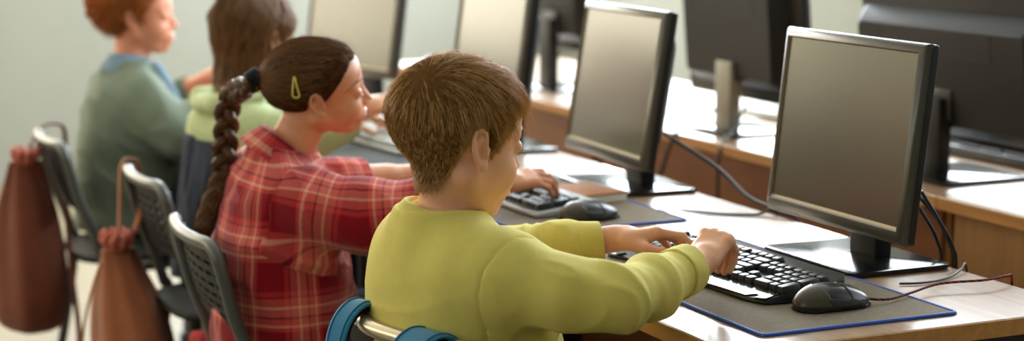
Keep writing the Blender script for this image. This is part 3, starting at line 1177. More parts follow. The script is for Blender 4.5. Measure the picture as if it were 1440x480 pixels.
# ------------------------------------------------------------------ strands of hair
def strand_mesh(paths, rad, taper=True):
    """paths (N,S,3) -> triangular tubes; returns verts, quads"""
    N, S, _ = paths.shape
    T = np.gradient(paths, axis=1)
    T /= np.linalg.norm(T, axis=2, keepdims=True) + 1e-12
    ref = np.tile(V(.3, .2, .93), (N, 1))[:, None]
    u = np.cross(T, ref)
    u /= np.linalg.norm(u, axis=2, keepdims=True) + 1e-12
    w = np.cross(T, u)
    prof = (1 - .75 * np.linspace(0, 1, S) ** 2.5) if taper else np.ones(S)
    r = (np.asarray(rad).reshape(-1, 1) * prof)[:, :, None]
    vs = np.stack([paths + r * (math.cos(a) * u + math.sin(a) * w) for a in (0, 2 * PI / 3, 4 * PI / 3)], 2)     # N,S,3,3
    idx = np.arange(N * S * 3).reshape(N, S, 3)
    q = []
    for j in range(3):
        k = (j + 1) % 3
        q.append(np.stack([idx[:, :-1, j], idx[:, :-1, k], idx[:, 1:, k], idx[:, 1:, j]], -1).reshape(-1, 4))
    return vs.reshape(-1, 3), np.concatenate(q)

def hairline(tab):
    T = np.array(tab, float)
    def zmin(p):
        a = np.degrees(np.abs(np.arctan2(p[:, 1], p[:, 0] + .005)))
        return np.interp(a, T[:, 0], T[:, 1])
    return zmin

def scalp_points(n, skull, zmin, rng, jitter=.004):
    out = []
    tot = 0
    while tot < n:
        d = rng.normal(size=(n * 2, 3))
        d /= np.linalg.norm(d, axis=1)[:, None]
        p = V(-.01, 0, .03) + d * .11
        for _ in range(4):
            g = grad(skull, p)
            p = p - g * skull(p)[:, None]
        p = p[p[:, 2] > zmin(p) + rng.normal(size=len(p)) * jitter]
        out.append(p)
        tot += len(p)
    return np.concatenate(out)[:n]

def comb(roots, skull, flow, length, off0, off1, S, rng, lift_pow=1.0):
    """grow strands over the skull along a flow field"""
    P = roots.copy()
    N = len(P)
    L = length(P) if callable(length) else np.full(N, length)
    L = L * (0.75 + .5 * rng.random(N))
    off1 = off1(P) if callable(off1) else off1
    o1 = off1 * (0.55 + .9 * rng.random(N))
    paths = [P.copy()]
    wob = rng.normal(size=(N, 3)) * .16
    for i in range(1, S):
        g = grad(skull, P)
        d = flow(P, i / (S - 1)) + wob
        d = d - (d * g).sum(1)[:, None] * g
        d /= np.linalg.norm(d, axis=1)[:, None] + 1e-9
        P = P + d * (L / (S - 1))[:, None]
        t = off0 + (o1 - off0) * (i / (S - 1)) ** lift_pow
        for _ in range(2):
            s_ = skull(P)
            P = P - grad(skull, P) * (s_ - t)[:, None]
        paths.append(P.copy())
    return np.stack(paths, 1)

def clump(paths, n, amt, rng):
    """pull strands together into locks"""
    N, S, _ = paths.shape
    g = rng.choice(N, n, replace=False)
    near = np.empty(N, int)
    for i in range(0, N, 2000):
        d = ((paths[i:i + 2000, None, 0] - paths[None, g, 0]) ** 2).sum(-1)
        near[i:i + 2000] = d.argmin(1)
    t = (np.linspace(0, 1, S) ** 1.3 * amt)[None, :, None] * (.6 + .4 * rng.random(N))[:, None, None]
    G = paths[g[near]]
    off = (paths[:, 0] - G[:, 0])[:, None]
    return paths + t * (G + off * (1 - np.linspace(0, 1, S)[None, :, None]) - paths)

# ------------------------------------------------------------------ a person
def frame(az, pitch=0, roll=0):
    return rot((0, 0, 1), az) @ rot((0, 1, 0), -pitch) @ rot((1, 0, 0), roll)

class Person:
    def __init__(s, name, label, base, head, head_az, head_pitch=0, head_roll=0, hs=1.0, zs=1.0, fs=1.0):
        s.base = V(*base)
        s.root = thing(name, label, 'person', base)
        s.O = V(*head)
        s.R = frame(head_az, head_pitch, head_roll)
        s.hs, s.zs, s.fs = hs, zs, fs
        s.F = Field()
        s.pts = []
    def to_local(s, P):
        p = ((P - s.O) @ s.R) / s.hs
        p[:, 2] /= np.where(p[:, 2] > 0, s.zs, s.fs)
        return p
    def to_world(s, p):
        p = np.array(p, float)
        p[..., 2] *= np.where(p[..., 2] > 0, s.zs, s.fs)
        return s.O + (p * s.hs) @ s.R.T
    def mesh(s, name, v, q, m, parent=None, smooth=True):
        return from_arrays(name, np.asarray(v) - s.base, q, m, parent or s.root, smooth)
    def add_head(s, neck, nr=(.046, .050), nx=-.020):
        h = head_fn()
        s.F.add(lambda P: h(s.to_local(P)) * s.hs, .001)
        nk = s.to_world((nx, 0, -.035))
        s.neck = (nk, V(*neck))
        s.F.add(cone(nk, neck, nr[0] * s.hs, nr[1]), .02)
        s.pts += [s.to_world(p) for p in ((.13, 0, 0), (-.12, 0, 0), (0, .1, 0), (0, -.1, 0), (0, 0, .13), (0, 0, -.13))]
    def add_torso(s, base, psi, tab, shrink=.016):
        s.tb, s.psi, s.tab = base, math.radians(psi), smooth_tab(tab)
        s.F.add(loft_fn(base, s.psi, s.tab, shrink), .02)
        s.pts += [V(base[0] + a, base[1] + b, z) for a in (-.25, .25) for b in (-.25, .25) for z in (tab[0][0], tab[-1][0])]
    def add_arm(s, sh, el, wr, f, n, right, curls, ra=(.040, .033, .021), fr=.024, **kw):
        s.F.add(cone(sh, el, ra[0], ra[1]), .03)
        s.F.add(cone(el, wr, ra[1], ra[2]), .012)
        e, w_ = V(*el), V(*wr)
        s.F.add(cone(tuple(e + .12 * (w_ - e)), tuple(e + .5 * (w_ - e)), ra[1] * 1.02, fr * 1.08), .02)
        h, tips, R = hand_fn(wr, f, n, right, curls, **kw)
        s.F.add(h, .008)
        s.pts += [V(*sh), e, w_] + tips
        return tips
    def add_legs(s, hip, psi, spread=.09, thigh=.36, knee_z=.47, ankle=(.03, .09)):
        c, sn = math.cos(math.radians(psi)), math.sin(math.radians(psi))
        s.legs = []
        for k in (1, -1):
            h = V(hip[0] - sn * spread * k * .8, hip[1] + c * spread * k * .8, hip[2])
            kn = V(hip[0] + c * thigh - sn * spread * k, hip[1] + sn * thigh + c * spread * k, knee_z)
            an = V(kn[0] + c * ankle[0], kn[1] + sn * ankle[0], ankle[1])
            toe = an + V(c * .13, sn * .13, -.055)
            heel = an + V(-c * .03, -sn * .03, -.05)
            s.F.add(cone(h, kn, .068, .048), .03)
            s.F.add(cone(kn, an, .045, .030), .015)
            s.F.add(cone(heel, toe, .030, .024), .02)
            s.legs.append((h, kn, an, toe, heel))
            s.pts += [h, kn, an, toe, heel]
    def body(s, h, skin, lip=None):
        lo, hi = bbox(s.pts, .06)
        v, q = surface(s.F, lo, hi, h)
        v = relax(v, q, 1, .35)
        o = s.mesh('body', v, q, [skin] + ([lip] if lip else []))
        if lip:
            c = s.to_local(v[q].mean(1))
            g = np.minimum(((c - V(.0845, 0, -.0552)) ** 2 / V(.012, .0175, .0042) ** 2).sum(1), ((c - V(.0830, 0, -.0668)) ** 2 / V(.012, .0155, .0052) ** 2).sum(1))
            o.data.polygons.foreach_set('material_index', (g < 1).astype(np.int32))
        return o
    def garment(s, name, F, pts, pad, h, m, disp=None, uv=None, parent=None, rel=2):
        lo, hi = bbox(pts, pad)
        v, q = surface(F, lo, hi, h)
        v = relax(v, q, rel, .4)
        v0 = v
        if disp is not None:
            v = v + normals(v, q) * disp(v)[:, None]
            v = relax(v, q, 1, .4)
        o = s.mesh(name, v, q, m, parent)
        if uv is not None:
            add_attr(o, 'cloth', uv(v0))
        return o
    def shirt(s, m, tab, sleeves, h=.004, zlo=.40, ztop=.93, neck_r=.060, disp=None, uvr=.16, extra=(), cut=None, kb=.035, hollow=.03, groove=.0008, sh=None, slm=None):
        """one garment surface, cut at the armholes: sleeves = [(pts, rads, plane point, plane normal, fold fn, cuff)]"""
        T = smooth_tab(tab)
        tor = loft_fn(s.tb, s.psi, T, 0, zlo)
        if extra:
            tor = union([tor] + [f for f, k in extra], extra[0][1])
        c, sn = math.cos(s.psi), math.sin(s.psi)
        def uv(v):
            x, y = v[:, 0] - s.tb[0], v[:, 1] - s.tb[1]
            X, Y = c * x + sn * y, -sn * x + c * y
            a = np.arctan2(Y, -X)                     # seam down the front
            return np.stack([a * uvr, v[:, 2], 0 * a], -1)
        chains, sels = [], []
        for pts, rads, pp, pn, *_ in sleeves:
            ch = chain_fn([V(*p) for p in pts], rads, .03)
            k0 = len(pts) // 2
            low = chain_fn([V(*p) for p in pts[k0 - 1:]], rads[k0 - 1:], .03)
            pp, pn = V(*pp), V(*pn) / np.linalg.norm(pn)
            chains.append(ch)
            sels.append(lambda P, pp=pp, pn=pn, low=low, ch=ch: np.maximum(np.minimum((P - pp) @ pn, .055 - ch(P)), .010 - low(P)))
        whole = union([tor] + chains, kb)
        nk, nb = s.neck
        def shell(P):
            w_ = whole(P)
            S_ = np.full(len(P), -9.0)
            for se in sels:
                S_ = np.maximum(S_, se(P))
            return np.minimum(np.maximum(w_, S_ + groove), np.maximum(w_ + .0022, S_ - .012))
        F = Field().add(shell, .001)
        F.clip(lambda P: np.minimum(zlo + .01 - P[:, 2], .05))
        F.sub(cone(nk, nb + (nb - nk) * .12, neck_r, neck_r), .006)
        P = [V(s.tb[0] + a, s.tb[1] + b, z) for a in (-.24, .24) for b in (-.26, .26) for z in (zlo, ztop)]
        s.shirt_o = s.garment('shirt', F, P, .02, h, m, disp, uv)
        for (pts, rads, pp, pn, fo, cuff), ch, se in zip(sleeves, chains, sels):
            pts = [V(*p) for p in pts]
            G = Field().add(union([tor, ch], kb), .001)
            G.clip(lambda P, se=se: groove - se(P))
            d = pts[-1] - pts[-2]
            d /= np.linalg.norm(d)
            end = pts[-1] - d * .004
            G.clip(lambda P: (P - end) @ d)
            G.sub(cone(pts[-1] - d * hollow, pts[-1] + d * .05, rads[-1] - .005, rads[-1] - .004), .003)
            def suv(v, pts=pts):
                L, A = polyline_uv(pts, v)
                return np.stack([A * .06 + .02, L, 0 * A], -1)
            s.garment('sleeve', G, pts, max(rads) + .09, sh or h, slm or m, fo, suv, s.shirt_o)
            if cuff:
                w_, t_ = cuff
                a = pts[-1] - d * w_
                ra = rads[-1] + (rads[-2] - rads[-1]) * min(1, w_ / np.linalg.norm(pts[-1] - pts[-2]))
                K = Field().add(cone(a, pts[-1] + d * .004, ra + t_ + .001, rads[-1] + t_), .001)
                K.clip(lambda P: (P - end - d * .003) @ d)
                K.clip(lambda P: (a - P) @ d)
                K.sub(cone(a - d * .03, pts[-1] + d * .06, rads[-1] - .003, rads[-1] - .003), .002)
                s.garment('cuff', K, [a, pts[-1]], rads[-1] + .03, h * .75, slm or m, (lambda v: .0016 * vnoise(v * 45)), suv, s.shirt_o, rel=3)
        return s.shirt_o
    def trousers(s, m, hip, h=.006, r=(.084, .066, .05), name='trousers', top=.60):
        F = Field()
        pts = []
        for hp, kn, an, toe, heel in s.legs:
            F.add(union([cone(hp, kn, r[0], r[1]), cone(kn, an + V(0, 0, .02), r[1], r[2])], .02), .03)
            pts += [hp, kn, an]
        c = (s.legs[0][0] + s.legs[1][0]) / 2
        F.add(ell(tuple(c + V(.02, 0, .0)), (.125, .165, .12)), .04)
        F.clip(lambda P: (s.legs[0][2][2] - .005) - P[:, 2])
        pts += [c + V(-.1, -.1, .12), c + V(0, .1, -.1)]
        return s.garment(name, F, pts, .09, h, m, lambda v: fold(v, (1, 0, .3), .004, .05))
    def shoes(s, m, sole):
        for hp, kn, an, toe, heel in s.legs:
            F = Field().add(cone(heel + V(0, 0, .008), toe + V(0, 0, .004), .040, .034), .001)
            F.add(cone(an + V(0, 0, .02), heel + V(0, 0, .02), .040, .036), .03)
            F.clip(lambda P: .012 - P[:, 2])
            o = s.garment('shoe', F, [an, toe, heel], .06, .005, m)
            d = toe - heel
            d /= np.linalg.norm(d)
            G = Field().add(cone(heel + V(0, 0, .0), toe, .044, .038), .001)
            G.clip(lambda P: .001 - P[:, 2])
            G.clip(lambda P: P[:, 2] - .022)
            s.garment('sole', G, [heel, toe], .05, .004, sole, parent=o)
    def strands(s, name, local_paths, rad, m, rng, parent=None, tone=(0, 1), world=False, taper=True):
        P = local_paths if world else s.to_world(local_paths.reshape(-1, 3)).reshape(local_paths.shape)
        N, S, _ = P.shape
        paths_l = P[:, 0]
        v, q = strand_mesh(P, rad, taper)
        o = s.mesh(name, v, q, m, parent)
        base = np.clip(tone[0] + (tone[1] - tone[0]) * ((.45 * rng.random(N) + .35 * (.5 + .5 * vnoise(paths_l * 120)))[:, None] + .3 * np.linspace(0, 1, S)[None]), 0, 1)
        add_attr(o, 'tone', np.repeat(base.reshape(-1), 3))
        return o
    def cap(s, name, skull, zmin, off, m, h=.0035, parent=None, tone=.15, disp=None):
        F = Field().add(lambda p: skull(p) - off(p) if callable(off) else skull(p) - off, .001)
        F.clip(lambda p: (zmin(p) + .002 - p[:, 2]) * .7)
        F.sub(lambda p: skull(p) + .004, .001)
        v, q = surface(F, (-.14, -.12, -.13), (.14, .12, .16), h)
        v = relax(v, q, 3, .5)
        if disp is not None:
            v = v + normals(v, q) * disp(v)[:, None]
        o = s.mesh(name, s.to_world(v), q, m, parent)
        add_attr(o, 'tone', np.clip(tone + .25 * vnoise(v * 90), 0, 1))
        return o
    def brow(s, m, rng, y0=.014, y1=.042, parent=None):
        sk = head_fn()
        for sg in (1, -1):
            n = 90
            t = rng.random(n)
            p = np.stack([.095 - .03 * t * t, sg * (y0 + (y1 - y0) * t), .0235 + .006 * np.sin(t * 2.4) + rng.normal(size=n) * .0012], -1)
            for _ in range(4):
                p = p - grad(sk, p) * sk(p)[:, None]
            d = np.stack([-.3 + 0 * t, sg * (.9 + 0 * t), .35 - .6 * t], -1)
            g = grad(sk, p)
            paths = [p]
            for k in range(3):
                p = p + d * .0024 + g * .0004
                p = p - grad(sk, p) * (sk(p) - .0008)[:, None]
                paths.append(p)
            s.strands('eyebrow', np.stack(paths, 1), np.full(n, .00032), m, rng, parent)
    def lashes(s, m, rng, parent=None):
        sk = head_fn()
        for sg in (1, -1):
            n = 46
            t = np.linspace(-1, 1, n)
            p = np.stack([.089 - .004 * t * t, sg * .031 + t * .0115, -.0035 - .002 * (1 - t * t)], -1)
            for _ in range(4):
                p = p - grad(sk, p) * sk(p)[:, None]
            g = grad(sk, p)
            paths = [p - g * .001]
            for k in range(4):
                p = p + g * .0013 + V(0, 0, -.0008 + .0005 * k)
                paths.append(p)
            s.strands('eyelashes', np.stack(paths, 1), np.full(n, .00028), m, rng, parent)

M_skin = skin_mat('skin_fair', (226, 168, 132))
M_skin2 = skin_mat('skin_warm', (214, 150, 112))
M_skin3 = skin_mat('skin_freckled', (222, 150, 118))
M_lip = mat('lips', (190, 105, 92), .4, .5)
M_denim = cloth_mat('navy_denim', (48, 56, 76))
M_sole = mat('shoe_sole', (225, 222, 214), .6)
M_shoe = mat('shoe_canvas', (66, 70, 78), .7)
# ================================================================== boy in the lime sweater
rb = np.random.default_rng(3)
boy = Person('person', 'boy with short brown hair in a lime green long-sleeved top, typing on the keyboard', (1.05, 2.48, 0),
             (1.034, 2.455, .983), 5.5, -8, 0, 1.03)
boy.add_head((1.020, 2.464, .862), (.040, .044), -.010)
T_boy = [(.40, .00, .135, .170), (.50, .005, .130, .165), (.60, .000, .122, .160), (.68, -.008, .118, .160), (.74, -.014, .115, .158), (.785, -.020, .104, .148), (.82, -.028, .090, .125), (.847, -.036, .076, .098), (.868, -.042, .064, .074), (.882, -.044, .056, .060)]
boy.add_torso((1.055, 2.475), 10, [(.46, .00, .130, .165)] + T_boy[1:], .018)
shR, elR, wrR = (1.060, 2.335, .803), (1.178, 2.226, .784), (1.388, 2.362, .789)
shL, elL, wrL = (1.040, 2.600, .803), (1.205, 2.665, .762), (1.372, 2.606, .786)
tR = boy.add_arm(shR, elR, wrR, (.72, .42, .50), (-.50, -.40, .75), True, [(1.02, 1.0, .5), (1.12, 1.05, .45), (1.16, 1.05, .45), (1.2, .95, .4)], thumb=(.75, .30, -.45), size=.90)
tL = boy.add_arm(shL, elL, wrL, (.93, -.22, .10), (.05, .18, .98), False, [(.30, .50, .35), (.30, .62, .40), (.40, .62, .40), (.5, .6, .4)], thumb=(.80, .45, -.40))
boy.add_legs((1.06, 2.48, .50), 10)
boy.body(.0021, M_skin, M_lip)

# --- hair
sk0 = skull_fn()
nk_ = cone((-.010, 0, -.03), (-.010, 0, -.12), .042, .042)
sk = lambda p: smin(sk0(p), nk_(p), .02)
M_bh = hair_mat('brown_hair', (102, 71, 37), (226, 174, 104), .44, .4)
zb = hairline([(0, .080), (28, .078), (40, .072), (52, .064), (60, .048), (64, .008), (69, -.014), (75, -.010), (80, .014), (86, .034), (101, .034), (107, .010), (112, -.018), (122, -.042), (138, -.060), (160, -.068), (180, -.070)])
whorl = V(-.076, -.024, .090)
def boy_flow(P, t):
    d = P - whorl
    l = np.linalg.norm(d, axis=1)[:, None] + 1e-6
    sw = np.cross(np.array([-.6, -.2, .75]), d)
    down = V(0, 0, -1)[None] * np.clip((l - .02) / .07, 0, 1) * .75
    fwd = V(1, 0, 0)[None] * np.clip((P[:, 2:3] - .075) / .03, 0, 1) * .5
    back = V(-.30, 0, 0)[None] * np.clip((-.0 - P[:, 2:3]) / .03, 0, 1) * (P[:, :1] > -.06)
    return d / l + sw / l * np.exp(-l / .022) * .9 + down + fwd + back
def boy_len(P):
    top = np.clip((P[:, 2] - .0) / .07, 0, 1)
    return (.015 + .026 * top) * np.clip((P[:, 2] - zb(P)) / .035 + .6, .6, 1)
boy.cap('hair', sk, zb, lambda p: (.0025 + .0055 * np.clip((p[:, 2] + .10) / .09, 0, 1) * np.clip((p[:, 2] - zb(p)) / .03 + .15, 0, 1)), cap_mat('brown_scalp_hair', (98, 68, 36)), .003, tone=.22)
hair_o = [o for o in boy.root.children if o.name.startswith('hair')][0]
roots = scalp_points(19000, sk, zb, rb, .0035)
off = lambda P: .0075 * np.clip((P[:, 2] - zb(P)) / .05 + .25, .25, 1)
paths = comb(roots, sk, boy_flow, boy_len, .0012, off, 8, rb, .8)
cp = clump(paths, 1500, .5, rb)
kz = np.clip((roots[:, 2] + .055) / .05, 0, 1)[:, None, None]
paths = paths + (cp - paths) * kz
boy.strands('strands', paths, .00038 * (.7 + .6 * rb.random(len(paths))), M_bh, rb, hair_o)
# clumped locks on the crown and fringe
r2 = roots[(roots[:, 2] > .045)][:2600]
pl = comb(r2, sk, boy_flow, lambda P: .035 + .012 * rb.random(len(P)), .004, .012, 9, rb, .7)
pl = clump(pl, 420, .6, rb)
boy.strands('top_strands', pl, .00034 * (.7 + .6 * rb.random(len(pl))), M_bh, rb, hair_o, (.25, 1))
nf = 1500
fr = np.stack([.050 + .020 * rb.random(nf), (rb.random(nf) - .5) * .100, .088 + 0 * rb.random(nf)], -1)
for _ in range(6):
    fr = fr - grad(sk, fr) * sk(fr)[:, None]
pf = comb(fr, sk, lambda P, t: V(.7, 0, -.75)[None] + np.stack([0 * P[:, 0], P[:, 1] * 4, 0 * P[:, 0]], -1), .021, .003, .0065, 8, rb, .7)
pf = clump(pf, 160, .6, rb)
boy.strands('fringe', pf, .00036 * (.7 + .6 * rb.random(nf)), M_bh, rb, hair_o, (.2, .95))
boy.brow(M_bh, rb)
boy.lashes(M_bh, rb)

# --- clothes
M_lime = cloth_mat('lime_jersey', (212, 199, 104), .03)
T_bs = [(.43, .012, .150, .180, 0), (.50, .012, .146, .178, 0), (.58, .006, .138, .172, 0), (.65, .000, .130, .168, 0), (.72, -.010, .124, .166, 0), (.77, -.016, .118, .160, 0), (.805, -.024, .106, .142, 0), (.833, -.032, .092, .116, 0), (.855, -.040, .078, .090, 0), (.872, -.045, .068, .074, 0), (.886, -.048, .062, .066, 0)]
boy_yoke = [(cone((1.0, 2.44, .842), (1.040, 2.352, .806), .046, .061), .03), (cone((1.0, 2.50, .842), (1.030, 2.588, .806), .046, .061), .03)]
def boy_fold(v):
    z = v[:, 2]
    low = np.clip((.80 - z) / .1, 0, 1)
    return fold(v, (.3, .2, 1), .0035, .055, 3.0) * low + fold(v, (.7, -.5, .5), .0025, .05, 3.5, seed=7) * np.clip((v[:, 0] - 1.02) / .05, 0, 1) + .0015 * vnoise(v * 18)
def slv_fold(ctr, ax, amp=.005):
    ctr = V(*ctr)
    def f(v):
        w_ = np.exp(-(((v - ctr) ** 2).sum(1)) / .09 ** 2)
        return fold(v, ax, amp * 1.5, .042, 3.2) * (.25 + .75 * w_) + .0012 * vnoise(v * 22)
    return f
cR = V(*wrR) - .036 * (V(*wrR) - V(*elR)) / np.linalg.norm(V(*wrR) - V(*elR))
cL = V(*wrL) - .020 * (V(*wrL) - V(*elL)) / np.linalg.norm(V(*wrL) - V(*elL))
m_ = lambda a, b, t: tuple(V(*a) * (1 - t) + V(*b) * t)
slR = [(1.020, 2.372, .806), (1.062, 2.325, .800), (1.114, 2.262, .789), elR, (1.262, 2.285, .780), tuple(cR)]
slL = [(1.010, 2.565, .806), (1.045, 2.61, .800), m_(shL, elL, .5), elL, m_(elL, wrL, .5), tuple(cL)]
boy.shirt(M_lime, T_bs, [(slR, [.060, .060, .047, .040, .041, .034], (1.060, 2.316, .80), (.35, -1, -.18), slv_fold(elR, (.75, .55, .2)), (.046, .003)),
                         (slL, [.060, .060, .052, .041, .036, .029], (1.030, 2.585, .80), (.35, 1, -.12), slv_fold(elL, (.75, -.55, .2)), (.046, .003))],
          .0034, .44, .91, .052, boy_fold, extra=boy_yoke)
# ribbed collar
nk, nb = boy.neck
ax = (nk - nb) / np.linalg.norm(nk - nb)
ax = ax * .9 + V(.25, 0, .1)
ax /= np.linalg.norm(ax)
cc = V(1.010, 2.467, .872)
u = np.cross(ax, V(0, 1, 0)); u /= np.linalg.norm(u)
w_ = np.cross(ax, u)
ring = []
for r_, z_ in ((.0645, -.016), (.0672, -.010), (.0640, .004), (.0590, .012), (.0545, .0145), (.0525, .0125), (.0535, .004), (.055, -.010)):
    ring.append(np.array([cc + ax * z_ + r_ * ((.98 * math.cos(a)) * u + 1.02 * math.sin(a) * w_) for a in np.linspace(0, 2 * PI, 65)[:-1]]))
mb = MB()
mb.loft([r - boy.base for r in ring] , caps=False)
mb.build('collar', M_lime, boy.shirt_o, sharp=False)
boy.trousers(M_denim, None)
boy.shoes(M_shoe, M_sole)
# ================================================================== girl in the plaid shirt
rg = np.random.default_rng(5)
girl = Person('person', 'girl in a red plaid shirt with a long brown braid and yellow hair clip', (1.06, 3.30, 0),
              (1.102, 3.290, .966), -17, 6, 12, .95, .93, .82)
girl.add_head((1.052, 3.310, .862), (.042, .045))
T_girl = [(.46, .00, .120, .155), (.50, .0, .116, .150), (.60, .0, .108, .145), (.68, .0, .106, .145), (.74, .0, .100, .140), (.78, .004, .088, .125), (.81, .006, .076, .100), (.832, .008, .064, .076), (.85, .01, .054, .058)]
girl.add_torso((1.03, 3.315), -8, T_girl, .018)
gshR, gelR, gwrR = (1.055, 3.185, .770), (1.215, 3.075, .768), (1.440, 3.195, .787)
gshL, gelL, gwrL = (1.045, 3.440, .775), (1.170, 3.415, .765), (1.400, 3.440, .775)
girl.add_arm(gshR, gelR, gwrR, (.88, .10, .06), (-.05, -.35, .93), True, [(.25, .45, .3), (.28, .5, .35), (.34, .55, .35), (.4, .55, .35)], thumb=(.75, .5, -.4), spread=.16)
girl.add_arm(gshL, gelL, gwrL, (.9, -.25, .05), (.0, .2, .98), False, [(.3, .5, .3)] * 4)
girl.add_legs((1.04, 3.315, .50), -5)
girl.body(.0024, M_skin2, M_lip)

zg = hairline([(0, .074), (30, .070), (45, .052), (58, .028), (68, .010), (76, .0), (84, .006), (90, .022), (102, .020), (108, -.01), (116, -.03), (135, -.048), (160, -.060), (180, -.062)])
M_gh = hair_mat('dark_brown_hair', (40, 24, 14), (138, 94, 52), .5, .3)
tie = V(-.113, .0, .048)
def g_flow(P, t):
    d = tie - P
    return d / (np.linalg.norm(d, axis=1)[:, None] + 1e-6) + V(0, 0, .35)[None] * np.clip((.06 - P[:, 2:3]) / .1, 0, 1)
girl.cap('hair', sk0, zg, lambda p: .002 + .005 * np.clip((p[:, 2] - zg(p)) / .03, 0, 1), cap_mat('dark_scalp_hair', (62, 38, 22)), .0032, tone=.2)
gho = [o for o in girl.root.children if o.name.startswith('hair')][0]
gr = scalp_points(7000, sk0, zg, rg, .002)
gp = comb(gr, sk0, g_flow, lambda P: np.minimum(.10, np.linalg.norm(P - tie, axis=1) * 1.1), .0015, .0075, 9, rg, .6)
girl.strands('combed_strands', gp, .00042 * (.7 + .6 * rg.random(len(gp))), M_gh, rg, gho, (.0, .85), taper=False)
# soft flyaways at the hairline
gf = scalp_points(500, sk0, zg, rg, .006)
gfp = comb(gf, sk0, lambda P, t: g_flow(P, t) * .6 + rg.normal(size=P.shape) * .35, .05, .002, .014, 7, rg, .8)
girl.strands('stray_hairs', gfp, np.full(500, .00022), M_gh, rg, gho, (.4, 1))
girl.brow(M_gh, rg, .013, .043)
girl.lashes(M_gh, rg)
# hair tie and braid
tw = girl.to_world(tie)
M_tie = mat('black_hair_tie', (20, 19, 21), .8, .3)
mb = MB()
dirT = V(-.85, .15, -.35)
dirT /= np.linalg.norm(dirT)
uu = np.cross(dirT, V(0, 0, 1)); uu /= np.linalg.norm(uu)
ww = np.cross(dirT, uu)
for k in range(4):
    cen = tw + dirT * (.001 + .0055 * k) - girl.base
    mb.tube([cen + (.0165 + .0015 * math.sin(3 * a + k)) * (math.cos(a) * uu + math.sin(a) * ww) for a in np.linspace(0, 2 * PI, 25)[:-1]], .0052, 8, closed=True)
mb.build('hair_tie', M_tie, girl.root)
ctrl = [tw - dirT * .01, tw + dirT * .018 + V(0, 0, -.006), (.972, 3.418, .955), (.960, 3.418, .915), (.955, 3.412, .870), (.947, 3.404, .815), (.930, 3.392, .770), (.908, 3.380, .735), (.892, 3.368, .705), (.880, 3.360, .680)]
path = catmull([V(*p) for p in ctrl], 16)
n_ = len(path)
T = np.gradient(path, axis=0); T /= np.linalg.norm(T, axis=1)[:, None]
side = np.cross(T, V(.91, -.41, 0)[None] * 0 + V(.41, .90, -.15)[None]); side /= np.linalg.norm(side, axis=1)[:, None]
dep = np.cross(T, side)
s_len = np.concatenate([[0], np.cumsum(np.linalg.norm(np.diff(path, axis=0), axis=1))])
prof = np.interp(s_len / s_len[-1], [0, .07, .18, .45, .8, .93, 1], [.5, .7, 1.05, 1.05, 1.2, 1.05, .45])
braid_parts = []
for j in range(3):
    ph = 2 * PI * s_len / .105 + 2 * PI * j / 3
    am = np.interp(s_len / s_len[-1], [0, .6, .72, 1], [1, 1, .42, .25])
    prof_r = prof * np.interp(s_len / s_len[-1], [0, .6, .75, 1], [1, 1, 1.45, 1.2])
    cenl = path + side * (.0135 * prof * am * np.sin(ph))[:, None] + dep * (.0085 * prof * am * np.sin(2 * ph))[:, None]
    mbb = MB()
    mbb.tube(cenl - girl.base, .0098 * prof_r, 10)
    o = mbb.build('braid_strand', M_gh, girl.root)
    add_attr(o, 'tone', np.full(len(o.data.vertices), .18))
    nf = 150
    ang = rg.random(nf) * 2 * PI
    rad = .0100 * (.82 + .25 * rg.random(nf))
    tw_ = 2.2 * s_len / .105
    a_ = ang[:, None] + tw_[None]
    pth = cenl[None] + (rad[:, None] * prof_r[None])[:, :, None] * (np.cos(a_)[:, :, None] * side[None] + np.sin(a_)[:, :, None] * dep[None])
    sub = pth[:, ::2]
    v, q = strand_mesh(sub, np.full(nf, .00055), False)
    oo = girl.mesh('braid_fibres', v, q, M_gh, o)
    add_attr(oo, 'tone', np.repeat(np.repeat(rg.random(nf), sub.shape[1]), 3) * .8 + .25)
# yellow snap clip
M_clip = mat('yellow_enamel', (222, 214, 110), .3, .5)
cc_ = V(-.046, -.079, .046)
def clip_pt(x, z):
    p = np.array([[cc_[0] + x, -.08, cc_[2] + z]])
    for _ in range(5):
        p = p - grad(sk0, p) * (sk0(p) - .0095)[:, None]
    return girl.to_world(p)[0] - girl.base
tri = [(-.0065, -.021), (.0065, -.021), (.0045, 0), (.0012, .021), (-.0012, .021), (-.0045, 0)]
loop = [clip_pt(x, z) for x, z in tri]
MB().tube(loop, .0017, 8, closed=True, smooth=4).build('hair_clip', M_clip, girl.root)['label'] = 'yellow triangular snap clip'

# --- clothes
M_plaid = plaid_mat()
T_gs = [(.42, .01, .150, .180, 0), (.50, .008, .142, .176, 0), (.58, .002, .132, .172, 0), (.66, -.002, .126, .166, 0), (.72, .0, .116, .158, 0), (.76, .003, .104, .146, 0), (.795, .006, .094, .128, 0), (.825, .008, .080, .102, 0), (.845, .010, .068, .080, 0), (.86, .012, .060, .066, 0)]
yokeg = [(cone((1.02, 3.29, .828), (1.035, 3.20, .780), .044, .060), .03), (cone((1.02, 3.34, .828), (1.025, 3.43, .782), .044, .060), .03)]
dR = (V(*gwrR) - V(*gelR)); dR /= np.linalg.norm(dR)
dL = (V(*gwrL) - V(*gelL)); dL /= np.linalg.norm(dL)
gR = [(1.015, 3.215, .778), (1.058, 3.178, .768), (1.135, 3.125, .755), gelR, tuple(V(*gelR) + dR * .05), tuple(V(*gelR) + dR * .12)]
gL = [(1.01, 3.42, .778), (1.045, 3.442, .772), (1.10, 3.43, .772), gelL, tuple(V(*gelL) + dL * .03), tuple(V(*gelL) + dL * .07)]
def gfold(v):
    return fold(v, (.5, -.3, .8), .0075, .07, 2.6, seed=3) + .003 * vnoise(v * 16)
